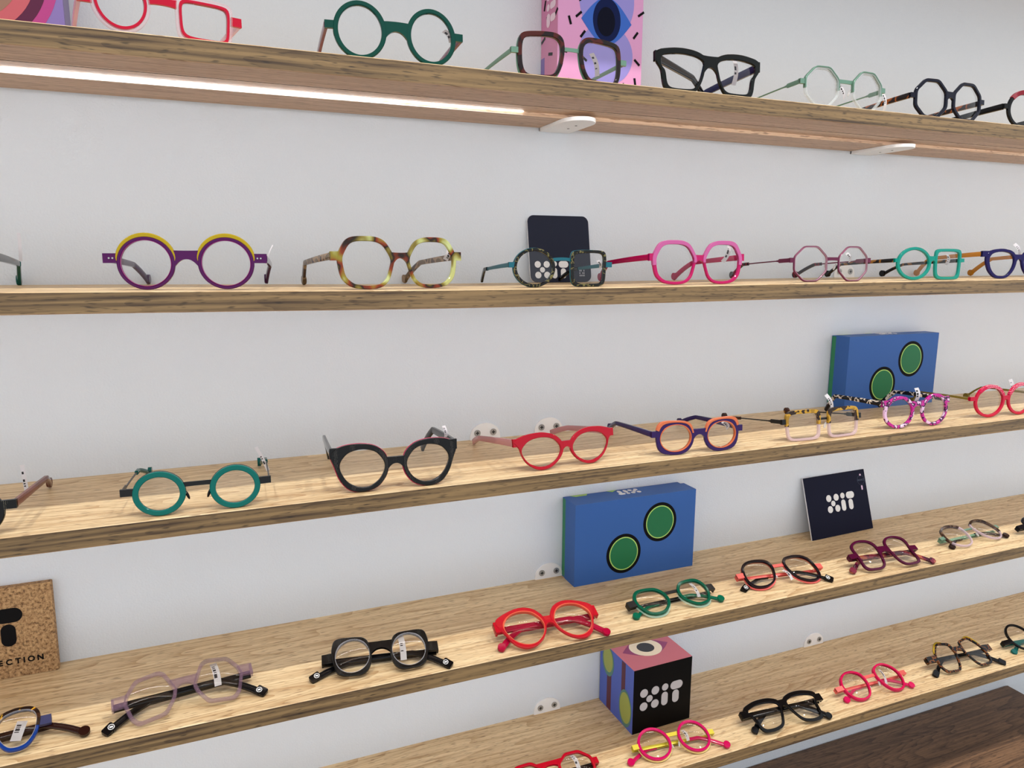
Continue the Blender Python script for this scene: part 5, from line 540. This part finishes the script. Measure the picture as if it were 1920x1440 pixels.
def slab(bm, xl, xr, zb, zt, y0, y1, ns=10, nt_=5, mi=0):
    """bridge or end piece: xl(z), xr(z) side functions, zb(s), zt(s) rims, s in 0..1"""
    F, B = [], []
    for i in range(ns+1):
        s = i/ns; f, b = [], []
        for j in range(nt_+1):
            z = zb(s)+(zt(s)-zb(s))*j/nt_; x = xl(zb(0)+(zt(0)-zb(0))*j/nt_)*(1-s)+xr(zb(1)+(zt(1)-zb(1))*j/nt_)*s
            f.append(bm.verts.new(V(x, y0, z))); b.append(bm.verts.new(V(x, y1, z)))
        F.append(f); B.append(b)
    for i in range(ns):
        for j in range(nt_):
            bm.faces.new((F[i][j], F[i+1][j], F[i+1][j+1], F[i][j+1])).material_index = mi; bm.faces.new((B[i][j], B[i][j+1], B[i+1][j+1], B[i+1][j])).material_index = mi
        bm.faces.new((F[i][0], B[i][0], B[i+1][0], F[i+1][0])).material_index = mi; bm.faces.new((F[i][-1], F[i+1][-1], B[i+1][-1], B[i][-1])).material_index = mi
    for j in range(nt_):
        bm.faces.new((F[0][j], F[0][j+1], B[0][j+1], B[0][j])).material_index = mi; bm.faces.new((F[-1][j], B[-1][j], B[-1][j+1], F[-1][j+1])).material_index = mi
def sweep(bm, pts, up_hint=(1, 0, 0)):
    """pts: (x, y, z, half thickness across x, half height) in mm"""
    rows = []
    P = [Vector(p[:3]) for p in pts]
    for i, p in enumerate(pts):
        t = (P[min(i+1, len(P)-1)]-P[max(i-1, 0)]).normalized(); X = Vector((1, 0, 0)); X = (X-t*X.dot(t)).normalized(); U = X.cross(t)
        a, h = p[3], p[4]; row = []
        for cx, cy in ((1, .6), (.7, 1), (-.7, 1), (-1, .6), (-1, -.6), (-.7, -1), (.7, -1), (1, -.6)):
            row.append(bm.verts.new((P[i]+X*a*cx+U*h*cy)*MM))
        rows.append(row)
    for i in range(len(rows)-1):
        for j in range(8): bm.faces.new((rows[i][j], rows[i][(j+1)%8], rows[i+1][(j+1)%8], rows[i+1][j]))
    bm.faces.new(rows[0][::-1]); bm.faces.new(rows[-1])
def temple(parent, side, loc, rotz, drop, st):
    """side -1 left, +1 right; modelled along +y from the hinge, bent down at the ear"""
    s = -side  # inward direction
    tp = st.get('t', 'acetate'); L1 = st.get('L1', 100.0); L2 = st.get('L2', 36.0); inw = st.get('inw', 8.0)
    def pt(k):  # k: 0..1 body, 1..2 tip
        if k <= 1: return (s*1.2*k*k, L1*k, -1.5*k*k)
        q = k-1; return (s*(1.2+(inw-1.2)*q), L1+L2*(q*1.0+0.0), -1.5-(drop-1.5)*(0.35*q*q+0.65*q if q > 0.12 else q*0.55))
    def prof(k):
        if tp == 'metal':   # thin plate then rod
            if k < 0.22: return (0.6, 2.7)
            if k < 0.26: return (0.7, 1.2)
            if k < 0.88: return (0.75, 0.8)
            return (1.7, 2.2)
        if tp == 'flat':
            if k < 0.9: return (0.6, 2.5-0.8*k)
            return (1.7, 2.2)
        w = st.get('th', 1.9); h = st.get('hh', 3.6)
        return (w, h-0.9*min(k, 1)+0.4*max(0, k-1))
    body = bmesh.new(); ks = [0, .05, .1, .2, .22, .24, .26, .3, .45, .6, .75, .87, .9, .95, 1.0, 1.06, 1.12, 1.25, 1.45, 1.65, 1.85, 2.0]
    split = 0.87 if tp in ('metal', 'flat') else st.get('split', 9)
    sweep(body, [pt(k)+prof(k) for k in ks if k <= max(split, 0) or split > 5])
    rot = (0, 0, rotz)
    o = obj('temple', body, st['tm'], parent, 40); o.location = loc; o.rotation_euler = rot
    if st.get('tl'): o['label'] = st['tl']
    tipbm = bmesh.new() if split < 5 else None
    if tipbm is not None: sweep(tipbm, [pt(k)+((1.7, 2.2) if tp in ('metal', 'flat') else (prof(k)[0]+0.1, prof(k)[1]+0.1)) for k in ks if k >= split-0.001])
    dm = tipbm if tipbm is not None else bmesh.new()
    e = Vector(pt(2.0)); tip = st.get('tip', 'disc')
    if tip == 'disc':
        prism(dm, [((e.y-2.0+5.0*math.cos(a))*MM, (e.z+3.2+5.0*math.sin(a))*MM) for a in [2*math.pi*i/24 for i in range(24)]], ((e.x-1.9)*MM, 0, 0), (0, 1, 0), (0, 0, 1), (1, 0, 0), 3.8*MM)
    elif tip == 'block':
        d = (Vector(pt(2.0))-Vector(pt(1.8))).normalized(); u = Vector((0, -d.z, d.y))
        c = e+d*0.5+u*1.5
        prism(dm, [tuple(((c.y+q*d.y+p*u.y)*MM, (c.z+q*d.z+p*u.z)*MM)) for q, p in rrect(-6, -4.6, 6, 4.6, 1.6, 3)], ((e.x-2.1)*MM, 0, 0), (0, 1, 0), (0, 0, 1), (1, 0, 0), 4.2*MM)
    if tipbm is not None or tip != 'plain':
        q = obj('temple_tip', dm, st.get('tipm', st['tm']), o, 40)
        if st.get('tipl'): q['label'] = st['tipl']
        if st.get('emblem'):
            bm = bmesh.new()
            for xo in (-2.35, 2.1):
                for i in range(14):
                    a0, a1 = 2*math.pi*i/14, 2*math.pi*(i+0.65)/14
                    prism(bm, [((e.y-0.5+r_*math.cos(a))*MM, (e.z+2.0+r_*math.sin(a))*MM) for r_, a in ((2.3, a0), (3.1, a0), (3.1, a1), (2.3, a1))], ((e.x+xo)*MM, 0, 0), (0, 1, 0), (0, 0, 1), (1, 0, 0), 0.25*MM)
                prism(bm, rrect((e.y-2.0)*MM, (e.z+1.2)*MM, (e.y+1.0)*MM, (e.z+2.8)*MM, 0.3*MM, 2), ((e.x+xo)*MM, 0, 0), (0, 1, 0), (0, 0, 1), (1, 0, 0), 0.25*MM)
            obj('emblem', bm, PRINT_W, o)
    elif tipbm is None: dm.free()
    return o
def price_tag(parent, x0, z0, x1, z1, w, d):
    bm = bmesh.new(); a = Vector((x0, 0, z0)); b = Vector((x1, 0, z1)); t = (b-a); L = t.length; t.normalize(); n = Vector((-t.z, 0, t.x)) if True else None
    rows = 24; vs = []
    for i in range(rows+1):
        q = i/rows; y = d-3.0*math.sin(math.pi*q)+1.0
        c = a+t*L*q+n*(0.8*math.sin(q*3)); vs.append([bm.verts.new(Vector((c.x+n.x*w*(k-0.5), y+curve_y(c.x), c.z+n.z*w*(k-0.5)))*MM) for k in (0.0, 0.12, 0.55, 1.0)])
    for i in range(rows):
        for j in range(3):
            f = bm.faces.new((vs[i][j], vs[i+1][j], vs[i+1][j+1], vs[i][j+1]))
            f.material_index = 1 if (j == 1 and 3 < i < 17 and random.random() < 0.55 and w > 3) else 0
    bmesh.ops.solidify(bm, geom=bm.faces[:], thickness=0.0002)
    return obj('price_tag', bm, [TAGW, TAGK], parent)
def make_glasses(key, st):
    sp = SPEC[key]; fold = key[0] in 'DE'; th = sp['tilt']; z = sp['loc'][2]
    if not fold: z += 0.004*math.sin(R(max(th, 0)))+0.0003
    root = bpy.data.objects.new('eyeglasses', None); COL.objects.link(root); root.location = (sp['loc'][0], sp['loc'][1], z)
    root.rotation_euler = (-R(th), 0, R(sp['yaw'])); tag(root, st['label'], 'eyeglasses', GROUPS[key[0]])
    hw, et, eb = sp['end']; bt, bb_ = sp['br']; y0, y1 = (0.0, st.get('thick', 4.0))
    loops = []
    for side, (cx, cz, w, h), shp in ((-1, sp['L'], sp['sl']), (1, sp['R'], sp['sr'])):
        outer = resample(bbox_loop(shp, side > 0, cx, cz, w, h), cx, cz)
        o_, i_, t_, b_ = st.get('ins', (4, 4, 4, 4)); insh = st.get('inner', shp)
        if insh not in SHAPES: insh = shp
        if isinstance(st.get('innerLR'), tuple): insh = st['innerLR'][0 if side < 0 else 1]
        l_, r_ = (o_, i_) if side < 0 else (i_, o_)
        icx = cx+(l_-r_)/2; icz = cz+(b_-t_)/2; iw = w-l_-r_; ih = h-t_-b_
        inner = resample(bbox_loop(insh, side > 0, icx, icz, iw, ih), cx, cz)
        loops.append((side, cx, cz, outer, inner, icx, icz))
    rimm = st['rim']; frontm = st.get('front', rimm); same = frontm is rimm
    fb = bmesh.new() if same else None
    for side, cx, cz, outer, inner, icx, icz in loops:
        bm = fb if same else bmesh.new()
        ring(bm, outer, inner, y0, y1, st.get('bev', 0.7))
        if not same: 
            ro = obj('rim', bm, rimm, root, 40)
            if st.get('riml'): ro['label'] = st['riml']
        if st.get('liner'):
            mid = [((a[0]*.12+b[0]*.88) if not st.get('linew') else b[0]+(a[0]-b[0])*st['linew'], (a[1]*.12+b[1]*.88) if not st.get('linew') else b[1]+(a[1]-b[1])*st['linew']) for a, b in zip(outer, inner)]
            inn = [(b[0]+(icx-b[0])*0.012, b[1]+(icz-b[1])*0.012) for b in inner]
            bm2 = bmesh.new(); ring(bm2, mid, inn, y0-0.35, y1+0.2, 0.2); obj('rim_liner', bm2, st['liner'], root, 40)
        if st.get('back'):   # coloured layer behind the front
            d = st.get('backout', 1.2)
            o2 = []
            for p in outer:
                L = math.hypot(p[0]-cx, p[1]-cz); o2.append((p[0]+(p[0]-cx)/L*d, p[1]+(p[1]-cz)/L*d-st.get('backdrop', 0.0)))
            bm2 = bmesh.new(); ring(bm2, o2, [(p[0]+(q[0]-p[0])*.1, p[1]+(q[1]-p[1])*.1) for p, q in zip(inner, outer)], y1-0.2, y1+1.4, 0.3); obj('rim_backing', bm2, st['back'], root, 40)
        if st.get('brow'):
            k0, k1 = st.get('browk', (1, 31)); k0, k1 = (k0, k1) if side < 0 else ((32-k1) % NS, (32-k0) % NS)
            if st.get('browout'):
                g = st['browout']; ou = []
                for i, p in enumerate(outer):
                    L = math.hypot(p[0]-cx, p[1]-cz); f = max(0, math.sin(math.pi*((i-k0) % NS)/((k1-k0) % NS))) if ((i-k0) % NS) <= ((k1-k0) % NS) else 0
                    ou.append((p[0]+(p[0]-cx)/L*(0.3+g*f**0.45), p[1]+(p[1]-cz)/L*(0.3+g*f**0.45)))
                inn = [(p[0]+(cx-p[0])*0.02, p[1]+(cz-p[1])*0.02) for p in outer]
                bm2 = bmesh.new(); ring(bm2, ou, inn, y0+0.2, y1-0.4, 0.6, k0, k1)
            else:
                f = st.get('broww', 0.0)
                ou = [(p[0]+(p[0]-cx)*0.012, p[1]+(p[1]-cz)*0.012) for p in outer]; inn = [(b[0]+(a[0]-b[0])*f, b[1]+(a[1]-b[1])*f) for a, b in zip(outer, inner)]
                bm2 = bmesh.new(); ring(bm2, ou, inn, y0-0.5, y1+0.1, 0.4, k0, k1)
            q = obj('brow_trim', bm2, st['brow'], root, 40)
            if st.get('browl'): q['label'] = st['browl']
        # lens
        bm2 = bmesh.new(); rows = []; LI = [(icx+(b[0]-icx)*1.01, icz+(b[1]-icz)*1.01) for b in inner]
        dome = 2.2
        c = bm2.verts.new(V(icx, y1*0.5-1.4, icz))
        for f in (0.12, 0.25, 0.37, 0.5, 0.62, 0.75, 0.87, 1.0):
            rows.append([bm2.verts.new(V(icx+(p[0]-icx)*f, y1*0.5-1.4+((p[0]-icx)**2+(p[1]-icz)**2)*f*f/230.0, icz+(p[1]-icz)*f)) for p in LI])
        for k in range(NS):
            bm2.faces.new((c, rows[0][k], rows[0][(k+1) % NS]))
            for i in range(7): bm2.faces.new((rows[i][k], rows[i+1][k], rows[i+1][(k+1) % NS], rows[i][(k+1) % NS]))
        obj('lens', bm2, LENS, root, 80)
    L, Rr = loops
    # bridge
    bm = fb if same else bmesh.new()
    by0, by1 = (y0+0.3, y1-0.2) if same else st.get('bry', (y1-1.6, y1-0.2))
    rise, dropb = st.get('bridge', (1.2, 6.0) if same else (0.0, 0.4))
    zt = lambda s: bt+rise*(2*s-1)**2-st.get('archt', 0)*(1-(2*s-1)**2)*-1; zb = lambda s: bb_-dropb*abs(2*s-1)**2.2+st.get('archt', 0)*(1-(2*s-1)**2)
    ov = 1.2
    slab(bm, lambda z_: edge_x(L[3], z_, 1)-ov, lambda z_: edge_x(Rr[3], z_, -1)+ov, zb, zt, by0, by1, 12, 4)
    if not same: obj('bridge', bm, frontm, root, 40)
    # end pieces
    for side, lp in ((-1, L), (1, Rr)):
        bm = fb if same else bmesh.new()
        zt2 = lambda s: et+(0.0 if same else 0); zb2 = lambda s: eb
        inner_x = lambda z_, lp=lp, side=side: edge_x(lp[3], z_, side)-side*1.5
        outer_x = lambda z_, side=side: side*hw
        if hw > abs(edge_x(lp[3], (et+eb)/2, side))-1:
            if side < 0: slab(bm, outer_x, inner_x, zb2, zt2, y0+0.5, y1-0.2, 4, 2)
            else: slab(bm, inner_x, outer_x, zb2, zt2, y0+0.5, y1-0.2, 4, 2)
        # wrap back to the hinge
        xa, xb = (side*hw, side*(hw-2.4)); a, b = min(xa, xb), max(xa, xb); yy = curve_y(hw)
        box(bm, a*MM, b*MM, (yy+1.0)*MM, (yy+(8.0 if fold else 5.0))*MM, (eb+0.4)*MM, (et-0.4)*MM)
        if not same: obj('end_piece', bm, frontm, root, 40)
    if same: obj('frame_front', fb, rimm, root, 40)
    ez = (et+eb)/2
    if st.get('rivets'):
        for side in (-1, 1):
            bm = bmesh.new()
            for k in (0, 1): prism(bm, [tuple(v*MM for v in p) for p in disc_pts(side*(hw-5.5-k*3.0), ez, 0.8, n=12)], (0, (curve_y(hw-6)+0.2)*MM, 0), (1, 0, 0), (0, 0, 1), (0, -1, 0), 0.3*MM)
            obj('rivets', bm, STEEL, root)
    if st.get('pads'):
        for side, lp in ((-1, L), (1, Rr)):
            zc = (eb+bb_)/2-7; x = edge_x(lp[3], zc, -side)
            bm = bmesh.new(); bmesh.ops.create_uvsphere(bm, u_segments=14, v_segments=8, radius=1.0, matrix=Matrix.Translation((x*MM-side*1.6*MM, 5.5*MM, zc*MM)) @ Matrix.Rotation(R(20)*side, 4, 'Y') @ Matrix.Diagonal((1.4*MM, 2.0*MM, 4.6*MM, 1)))
            obj('nose_pad', bm, st['pads'], root, 60)
            bm = bmesh.new(); sweep(bm, [(x, 2.5, zc+2, 0.4, 0.4), (x-side*0.4, 4, zc+3, 0.4, 0.4), (x-side*1.4, 5.5, zc+1, 0.4, 0.4)]); obj('pad_arm', bm, STEEL, root, 60)
    # temples
    tan = math.tan(R(th)); h0 = (sp['loc'][2]-SHELF_Z[key[0]]-(sag(sp['loc'][0]) if key[0] == 'B' else 0))*1000
    for side in (-1, 1):
        s2 = dict(st)
        if side > 0 and st.get('tmR'): s2['tm'] = st['tmR']
        if side < 0 and st.get('emblem') == 'R': s2['emblem'] = None
        if not fold:
            ytip = curve_y(hw)+4.5+136; ztip = ytip*tan+2.6
            temple(root, side, (side*(hw-1.6)*MM, (curve_y(hw)+4.0)*MM, ez*MM), R(st.get('rotL', 0.0)) if side < 0 else 0.0, ez-ztip*(0.6 if side < 0 and st.get('rotL') else 1.0), s2)
        else:
            w0 = curve_y(hw)+(8.5 if side < 0 else 12.0); tilt = R(th); half = 2.6 if st.get('tip') != 'plain' else 2.0
            inw = st.get('inw', 8.0); v = (half-h0+(w0-inw+1.0)*math.sin(tilt))/math.cos(tilt); drop = max(20, min(44, ez-v))
            temple(root, side, (side*(hw-1.5)*MM, w0*MM, ez*MM), side*R(90), drop, s2)
    for t_ in sp['tags']: price_tag(root, *t_)
    return root
GROUPS = {'A': 'glasses on the topmost shelf', 'B': 'glasses on the eye level shelf', 'C': 'glasses on the middle shelf', 'D': 'folded glasses on the second lowest shelf', 'E': 'folded glasses on the lowest shelf'}
BLK = acetate('black_acetate', (12, 12, 14)); NVY = acetate('navy_acetate', (16, 18, 52)); CLR = acetate('clear_acetate', (225, 222, 228), 0.32)
RED = acetate('red_acetate', (196, 14, 40)); BLKM = metal('black_metal', (18, 18, 20)); SILV = metal('silver_metal', (150, 150, 152)); GUN = metal('gunmetal', (70, 66, 66))
MINT = metal('mint_metal', (118, 160, 138)); TEALM = metal('teal_metal', (18, 112, 130)); CORAL = metal('coral_metal', (246, 104, 96)); YEL = metal('yellow_metal', (232, 214, 60)); BURGM = metal('burgundy_metal', (112, 26, 70))
CPAD = plain('clear_pad', (230, 228, 228), 0.1, 0, 0.45, 0.5)
TORT = mottled('dark_tortoise', [(20, 10, 10), (70, 20, 14), (24, 10, 12)], 32)
HAV = mottled('olive_havana', [(196, 204, 140), (142, 128, 44), (134, 52, 22), (26, 16, 12), (128, 112, 44), (186, 190, 120)], 26, 0.93, 0.25)
DKTEAL = acetate('dark_teal_acetate', (4, 98, 92)); MAG = acetate('magenta_acetate', (214, 22, 110), 0.93)
GRNK = mottled('black_green_tortoise', [(12, 14, 14), (14, 16, 14), (16, 18, 16), (110, 104, 62), (10, 12, 14), (12, 12, 12)], 110)
AMB = mottled('amber_brown', [(70, 34, 16), (150, 104, 30), (60, 30, 16)], 60)
PURP = acetate('purple_acetate', (88, 14, 92), 0.95)
ST = {
'A1': dict(label='clear and red round and square glasses beside the lilac box, top left', rim=acetate('pale_pink_acetate', (240, 206, 214), 0.26), front=acetate('red_front', (214, 10, 52)), liner=acetate('red_line', (214, 14, 56)), linew=0.42, ins=(5,5,5,5), tm=acetate('clear_pink_temple', (236, 170, 184), 0.5), tip='plain', bridge=(0.5, 1.0), bry=(0.2, 3.4)),
'A2': dict(label='large round dark green glasses standing at the front of the topmost shelf', rim=acetate('green_acetate', (0, 74, 62), 0.96), ins=(4.6,4.6,4.4,4.0), tm=acetate('plum_temple', (120, 22, 74)), tip='plain', bridge=(-0.5, 9), L1=98),
'A3': dict(label='square brown tortoise glasses with mint metal temples before the pink eye box', rim=TORT, front=MINT, back=MINT, backout=0.6, backdrop=1.8, ins=(4.4,4.4,5.0,2.6), tm=MINT, t='flat', tipm=acetate('oxblood_tip', (60, 12, 20)), tip='plain', riml='dark brown tortoise rim'),
'A4': dict(label='bold black wayfarer-shaped glasses on the topmost shelf right of the pink box', rim=acetate('black_green_acetate', (8, 12, 10)), ins=(6.5,3.8,6.5,4.5), tm=BLK, tmR=acetate('navy_temple', (22, 28, 80)), rotL=-58, tip='plain', bridge=(0.5, 9), hh=4.6, th=2.0),
'A5': dict(label='thin mint octagonal metal glasses with clear rims on the topmost shelf', rim=acetate('clear_rim', (220, 226, 226), 0.35), front=MINT, brow=MINT, browk=(63, 33), broww=0.62, ins=(3.4,3.4,3.4,3.2), tm=MINT, tm2=1, t='metal', tipm=GUN, tip='plain', pads=CPAD),
'A6': dict(label='navy octagonal glasses with tortoise temples near the right end of the topmost shelf', rim=acetate('navy_black', (10, 12, 34)), ins=(4.2,4.2,4.2,4.2), tm=mottled('tort_temple', [(24, 12, 14), (30, 16, 18), (150, 78, 24), (22, 14, 24)], 45), tip='plain', bridge=(0.5, 4)),
'A7': dict(label='black round glasses with red brow cut off at the upper right edge', rim=BLK, brow=dotted('red_dotted', (120, 4, 26), (200, 120, 130), 700), browk=(4, 26), ins=(5,5,6,4.5), tm=BLK, tip='plain', hh=4.2),
'B0': dict(label='black glasses with a teal temple end, cut off at the left edge', rim=BLK, ins=(4,4,4,4), tm=acetate('dark_grey_temple', (40, 40, 44)), split=0.97, tipm=DKTEAL, tipl='teal temple end'),
'B1': dict(label='round purple glasses with yellow arched brows', rim=PURP, liner=acetate('violet_line', (150, 30, 120)), linew=0.1, ins=(3.4,3.4,3.2,3.2), brow=acetate('mustard', (206, 176, 18), 0.92), browk=(1, 31), browout=3.2, browl='mustard yellow arched brow', tm=acetate('dusky_purple', (74, 26, 80)), tip='disc', bridge=(0.3, 9), rivets=1),
'B2': dict(label='large olive and orange tortoise glasses with cut-off top corners', rim=HAV, ins=(5,3.6,5,3.6), tm=mottled('grey_brown', [(104, 84, 60), (150, 124, 96), (70, 44, 30)], 60, 0.92), tip='disc', bridge=(0.6, 9)),
'B3': dict(label='glasses with one round and one square dark mottled rim, teal metal bridge', rim=GRNK, front=TEALM, back=TEALM, backout=0.5, ins=(3.4,3.4,3.2,3.2), tm=TEALM, t='flat', tipm=BLK, tip='plain', archt=1.0),
'B4': dict(label='bright pink translucent glasses with cut-off top corners', rim=MAG, ins=(4.6,3.4,4.6,3.4), brow=acetate('light_pink', (240, 120, 190), 0.8), browk=(0, 33), tm=acetate('deep_pink', (206, 14, 92), 0.95), tip='disc', bridge=(0.4, 8), th=2.1),
'B5': dict(label='thin burgundy octagonal metal glasses on the eye level shelf', rim=BURGM, ins=(1.9,1.9,1.9,1.9), liner=acetate('rose_line', (196, 150, 170), 0.6), linew=0.35, thick=2.6, tm=BURGM, t='metal', tipm=mottled('dark_red_tip', [(30, 12, 18), (120, 16, 40), (26, 10, 14)], 50), tip='disc', pads=CPAD, bridge=(0, 0.5)),
'B6': dict(label='teal translucent glasses with one round and one square rim', rim=acetate('teal_clear', (0, 168, 150), 0.84), ins=(4.6,4.6,4.2,4.2), tm=mottled('black_tort_temple', [(14, 12, 14), (18, 14, 16), (140, 96, 40), (14, 12, 14)], 40), tip='disc', bridge=(0.3, 4), th=1.8, hh=2.8),
'B7': dict(label='navy rounded glasses with amber temples at the right edge of the eye level shelf', rim=acetate('ink_blue', (24, 14, 88)), ins=(6.5,5,4.6,4), tm=acetate('amber_temple', (230, 150, 20), 0.82), tip='disc', bridge=(0.5, 8)),
'C0': dict(label='black dotted glasses with brown temple, cut off at the left edge', rim=dotted('black_dotted', (8, 8, 8), (180, 170, 140), 700, 0.14), ins=(5,4,5,4), tm=acetate('brown_clear', (132, 66, 52), 0.85), tip='disc'),
'C1': dict(label='two round teal rims joined by a black metal bridge', rim=acetate('teal_rim', (0, 118, 108), 0.92), front=BLKM, ins=(5.4,5.4,5.2,5.0), back=BLKM, backout=0.2, tm=GUN, t='metal', tipm=DKTEAL, tip='disc', pads=BLK, riml='teal round rim'),
'C2': dict(label='black cat-eye glasses with fine white texture and pink edge', rim=dotted('black_textured', (8, 8, 9), (150, 140, 130), 760, 0.13), inner='catin', ins=(9,4,6,4.6), back=acetate('hot_pink', (220, 40, 96)), backout=0.7, backdrop=0.5, tm=acetate('charcoal_temple', (58, 60, 62)), tip='plain', bridge=(0.2, 9), hh=4.6),
'C3': dict(label='red cat-eye glasses with pale pink temples', rim=RED, inner='catin', ins=(9.5,3.6,6,3.8), tm=acetate('pale_pink_temple', (232, 160, 160), 0.78), tip='plain', bridge=(0.2, 9), hh=4.2),
'C4': dict(label='dark purple square-cornered glasses outlined in orange', rim=acetate('violet_navy', (52, 22, 92)), innerLR=('round', 'round'), ins=(5.4,4.6,5.4,4.6), liner=acetate('orange_line', (240, 120, 70)), linew=0.14, brow=acetate('orange_brow', (242, 126, 80)), browk=(2, 28), broww=0.6, tm=acetate('indigo_temple', (46, 26, 96)), tip='disc', bridge=(0.3, 7)),
'C5': dict(label='square pale pink glasses with brown tortoise brows and black metal bridge', rim=acetate('blush_rim', (226, 196, 196), 0.6), front=BLKM, brow=mottled('honey_tortoise', [(150, 112, 30), (186, 140, 40), (40, 24, 14)], 60), browk=(0, 32), browl='brown tortoise brow', ins=(3.8,3.8,4.8,3.4), tm=BLKM, t='metal', tipm=AMB, tip='disc', pads=CPAD),
'C6': dict(label='round magenta mottled glasses with black and white marbled temples', rim=mottled('magenta_mottled', [(178, 20, 128), (190, 40, 140), (60, 14, 60), (220, 180, 210)], 95), ins=(4.8,4.6,5,4.4), tm=mottled('black_white_marble', [(20, 18, 22), (24, 22, 26), (226, 214, 200), (24, 22, 26)], 80), L1=92, L2=26, tip='plain', bridge=(0.3, 5)),
'C7': dict(label='round red glasses with olive gold temples near the right edge', rim=acetate('cherry', (226, 22, 64), 0.94), brow=dotted('sparkle_red', (198, 14, 66), (255, 190, 205), 420, 0.3, (1, 1, 1)), browk=(3, 26), ins=(4.6,4.6,5,4.4), tm=acetate('olive_gold', (150, 128, 54)), th=1.3, hh=2.0, L1=88, L2=24, tip='disc', bridge=(0.3, 5)),
'D0': dict(label='folded blue and tortoise glasses cut off at the left edge below the cork sign', rim=acetate('royal_blue', (16, 62, 150), 0.92), front=metal('slate_blue_metal', (52, 56, 104)), brow=mottled('brown_gold', [(34, 20, 14), (60, 34, 20), (206, 150, 40), (30, 18, 14)], 60), browk=(63, 33), ins=(3.0,3.0,3.2,3.2), liner=CLR, tm=acetate('brown_black', (44, 18, 12)), tip='disc', emblem=None, bridge=(0.3, 3)),
'D1': dict(label='folded clear lilac hexagonal glasses with black temples', rim=acetate('lilac_clear', (134, 104, 124), 0.36), ins=(3.6,3.6,3.8,3.8), tm=BLK, tip='block', emblem=1, bridge=(0.3, 5), hh=4.0, tipl='black square temple end with white emblem'),
'D2': dict(label='folded black textured glasses with square outside and round lens openings', rim=dotted('black_ribbed', (8, 8, 8), (110, 112, 106), 720, 0.13), innerLR=('round', 'round'), ins=(4.4,2.6,4.4,3.6), liner=CLR, tm=BLK, tip='block', emblem=1, bridge=(0.3, 7), hh=3.9),
'D3': dict(label='folded translucent red cat-eye glasses in front of the lower blue box', rim=acetate('red_clear', (220, 24, 44), 0.8), inner='catin', ins=(8.5,3.6,6.5,4.4), liner=acetate('orange_clear', (244, 110, 80), 0.7), linew=0.16, tm=acetate('crimson_temple', (188, 8, 58), 0.92), tip='disc', bridge=(0.3, 6), hh=4.2),
'D4': dict(label='folded dark green faceted glasses with black metal bridge', rim=acetate('bottle_green', (0, 92, 66), 0.96), front=BLKM, back=acetate('pale_green_back', (190, 226, 206), 0.4), backout=0.6, backdrop=1.5, ins=(4.2,4.2,4.2,4.0), tm=BLKM, t='flat', split=0.6, tipm=acetate('green_tip', (0, 104, 76)), tip='disc'),
'D5': dict(label='folded black-rimmed glasses with coral metal bridge and temples', rim=acetate('aubergine_black', (22, 12, 20)), front=CORAL, back=CORAL, backout=0.7, backdrop=1.4, ins=(3.4,3.4,3.8,3.0), tm=CORAL, t='flat', tipm=BLK, tip='block', emblem=1, pads=CPAD),
'D6': dict(label='folded large burgundy glasses in front of the square navy card', rim=acetate('burgundy', (84, 10, 50)), ins=(3.8,3.8,3.6,3.6), tm=mottled('burgundy_tort', [(60, 12, 34), (110, 30, 50), (150, 80, 60)], 60), tip='disc', bridge=(0.3, 4), tipl='burgundy temple end'),
'D7': dict(label='folded pale glasses with brown brows and mint bridge, right of the burgundy pair', rim=acetate('mauve_clear', (214, 190, 200), 0.6), front=MINT, brow=mottled('smoke_brown', [(60, 40, 34), (100, 74, 56), (40, 26, 24)], 70), browk=(6, 36), ins=(2.8,2.8,3.4,2.8), tm=metal('pale_mint', (150, 200, 170)), t='flat', split=0.5, tipm=acetate('espresso', (36, 18, 18)), tip='disc', pads=CPAD),
'D8': dict(label='folded black glasses cut off at the right edge of the second lowest shelf', rim=acetate('slate_black', (20, 22, 30)), ins=(4,4,4,4), tm=BLKM, t='flat', tipm=BLK, tip='plain'),
'E0': dict(label='folded red octagonal glasses cut off by the bottom edge', rim=acetate('brick_red', (196, 10, 36)), ins=(3.6,3.6,3.8,3.6), tm=BLK, tip='disc', bridge=(0.3, 3)),
'E1': dict(label='folded magenta round glasses with yellow bridge in front of the cube', rim=acetate('fuchsia', (226, 14, 104), 0.94), front=YEL, back=metal('pale_yellow_back', (240, 214, 130)), backout=0.7, backdrop=0.8, ins=(3.6,3.6,3.8,3.4), tm=YEL, t='flat', split=0.6, tipm=acetate('fuchsia_tip', (214, 14, 88)), tip='disc', pads=CPAD),
'E2': dict(label='folded glossy black chunky glasses on the lowest shelf', rim=BLK, ins=(5.5,4.4,6.8,4.8), tm=BLK, tip='disc', bridge=(0.3, 8), hh=4.4),
'E3': dict(label='folded pink oval glasses with coral bridge on the lowest shelf', rim=acetate('raspberry', (232, 18, 88), 0.95), front=CORAL, ins=(3.0,3.0,3.2,3.0), back=acetate('raspberry_back', (222, 30, 96)), backout=0.5, tm=CORAL, t='flat', split=0.6, tipm=acetate('pink_tip', (224, 22, 92)), tip='disc', pads=CPAD),
'E4': dict(label='folded black tortoise angular glasses with yellow top edges', rim=mottled('black_amber', [(12, 10, 12), (14, 12, 12), (110, 60, 24), (12, 10, 12)], 110), brow=acetate('yellow_edge', (196, 160, 40)), browk=(13, 27), browout=2.2, ins=(3.6,3.6,3.6,3.6), tm=BLK, tip='block', bridge=(0.3, 3)),
'E5': dict(label='folded round black glasses with green temples at the right edge, lowest shelf', rim=BLK, ins=(3.6,3.6,3.6,3.4), tm=DKTEAL, tip='disc', bridge=(0.3, 3)),
}

for key in sorted(ST): make_glasses(key, ST[key])
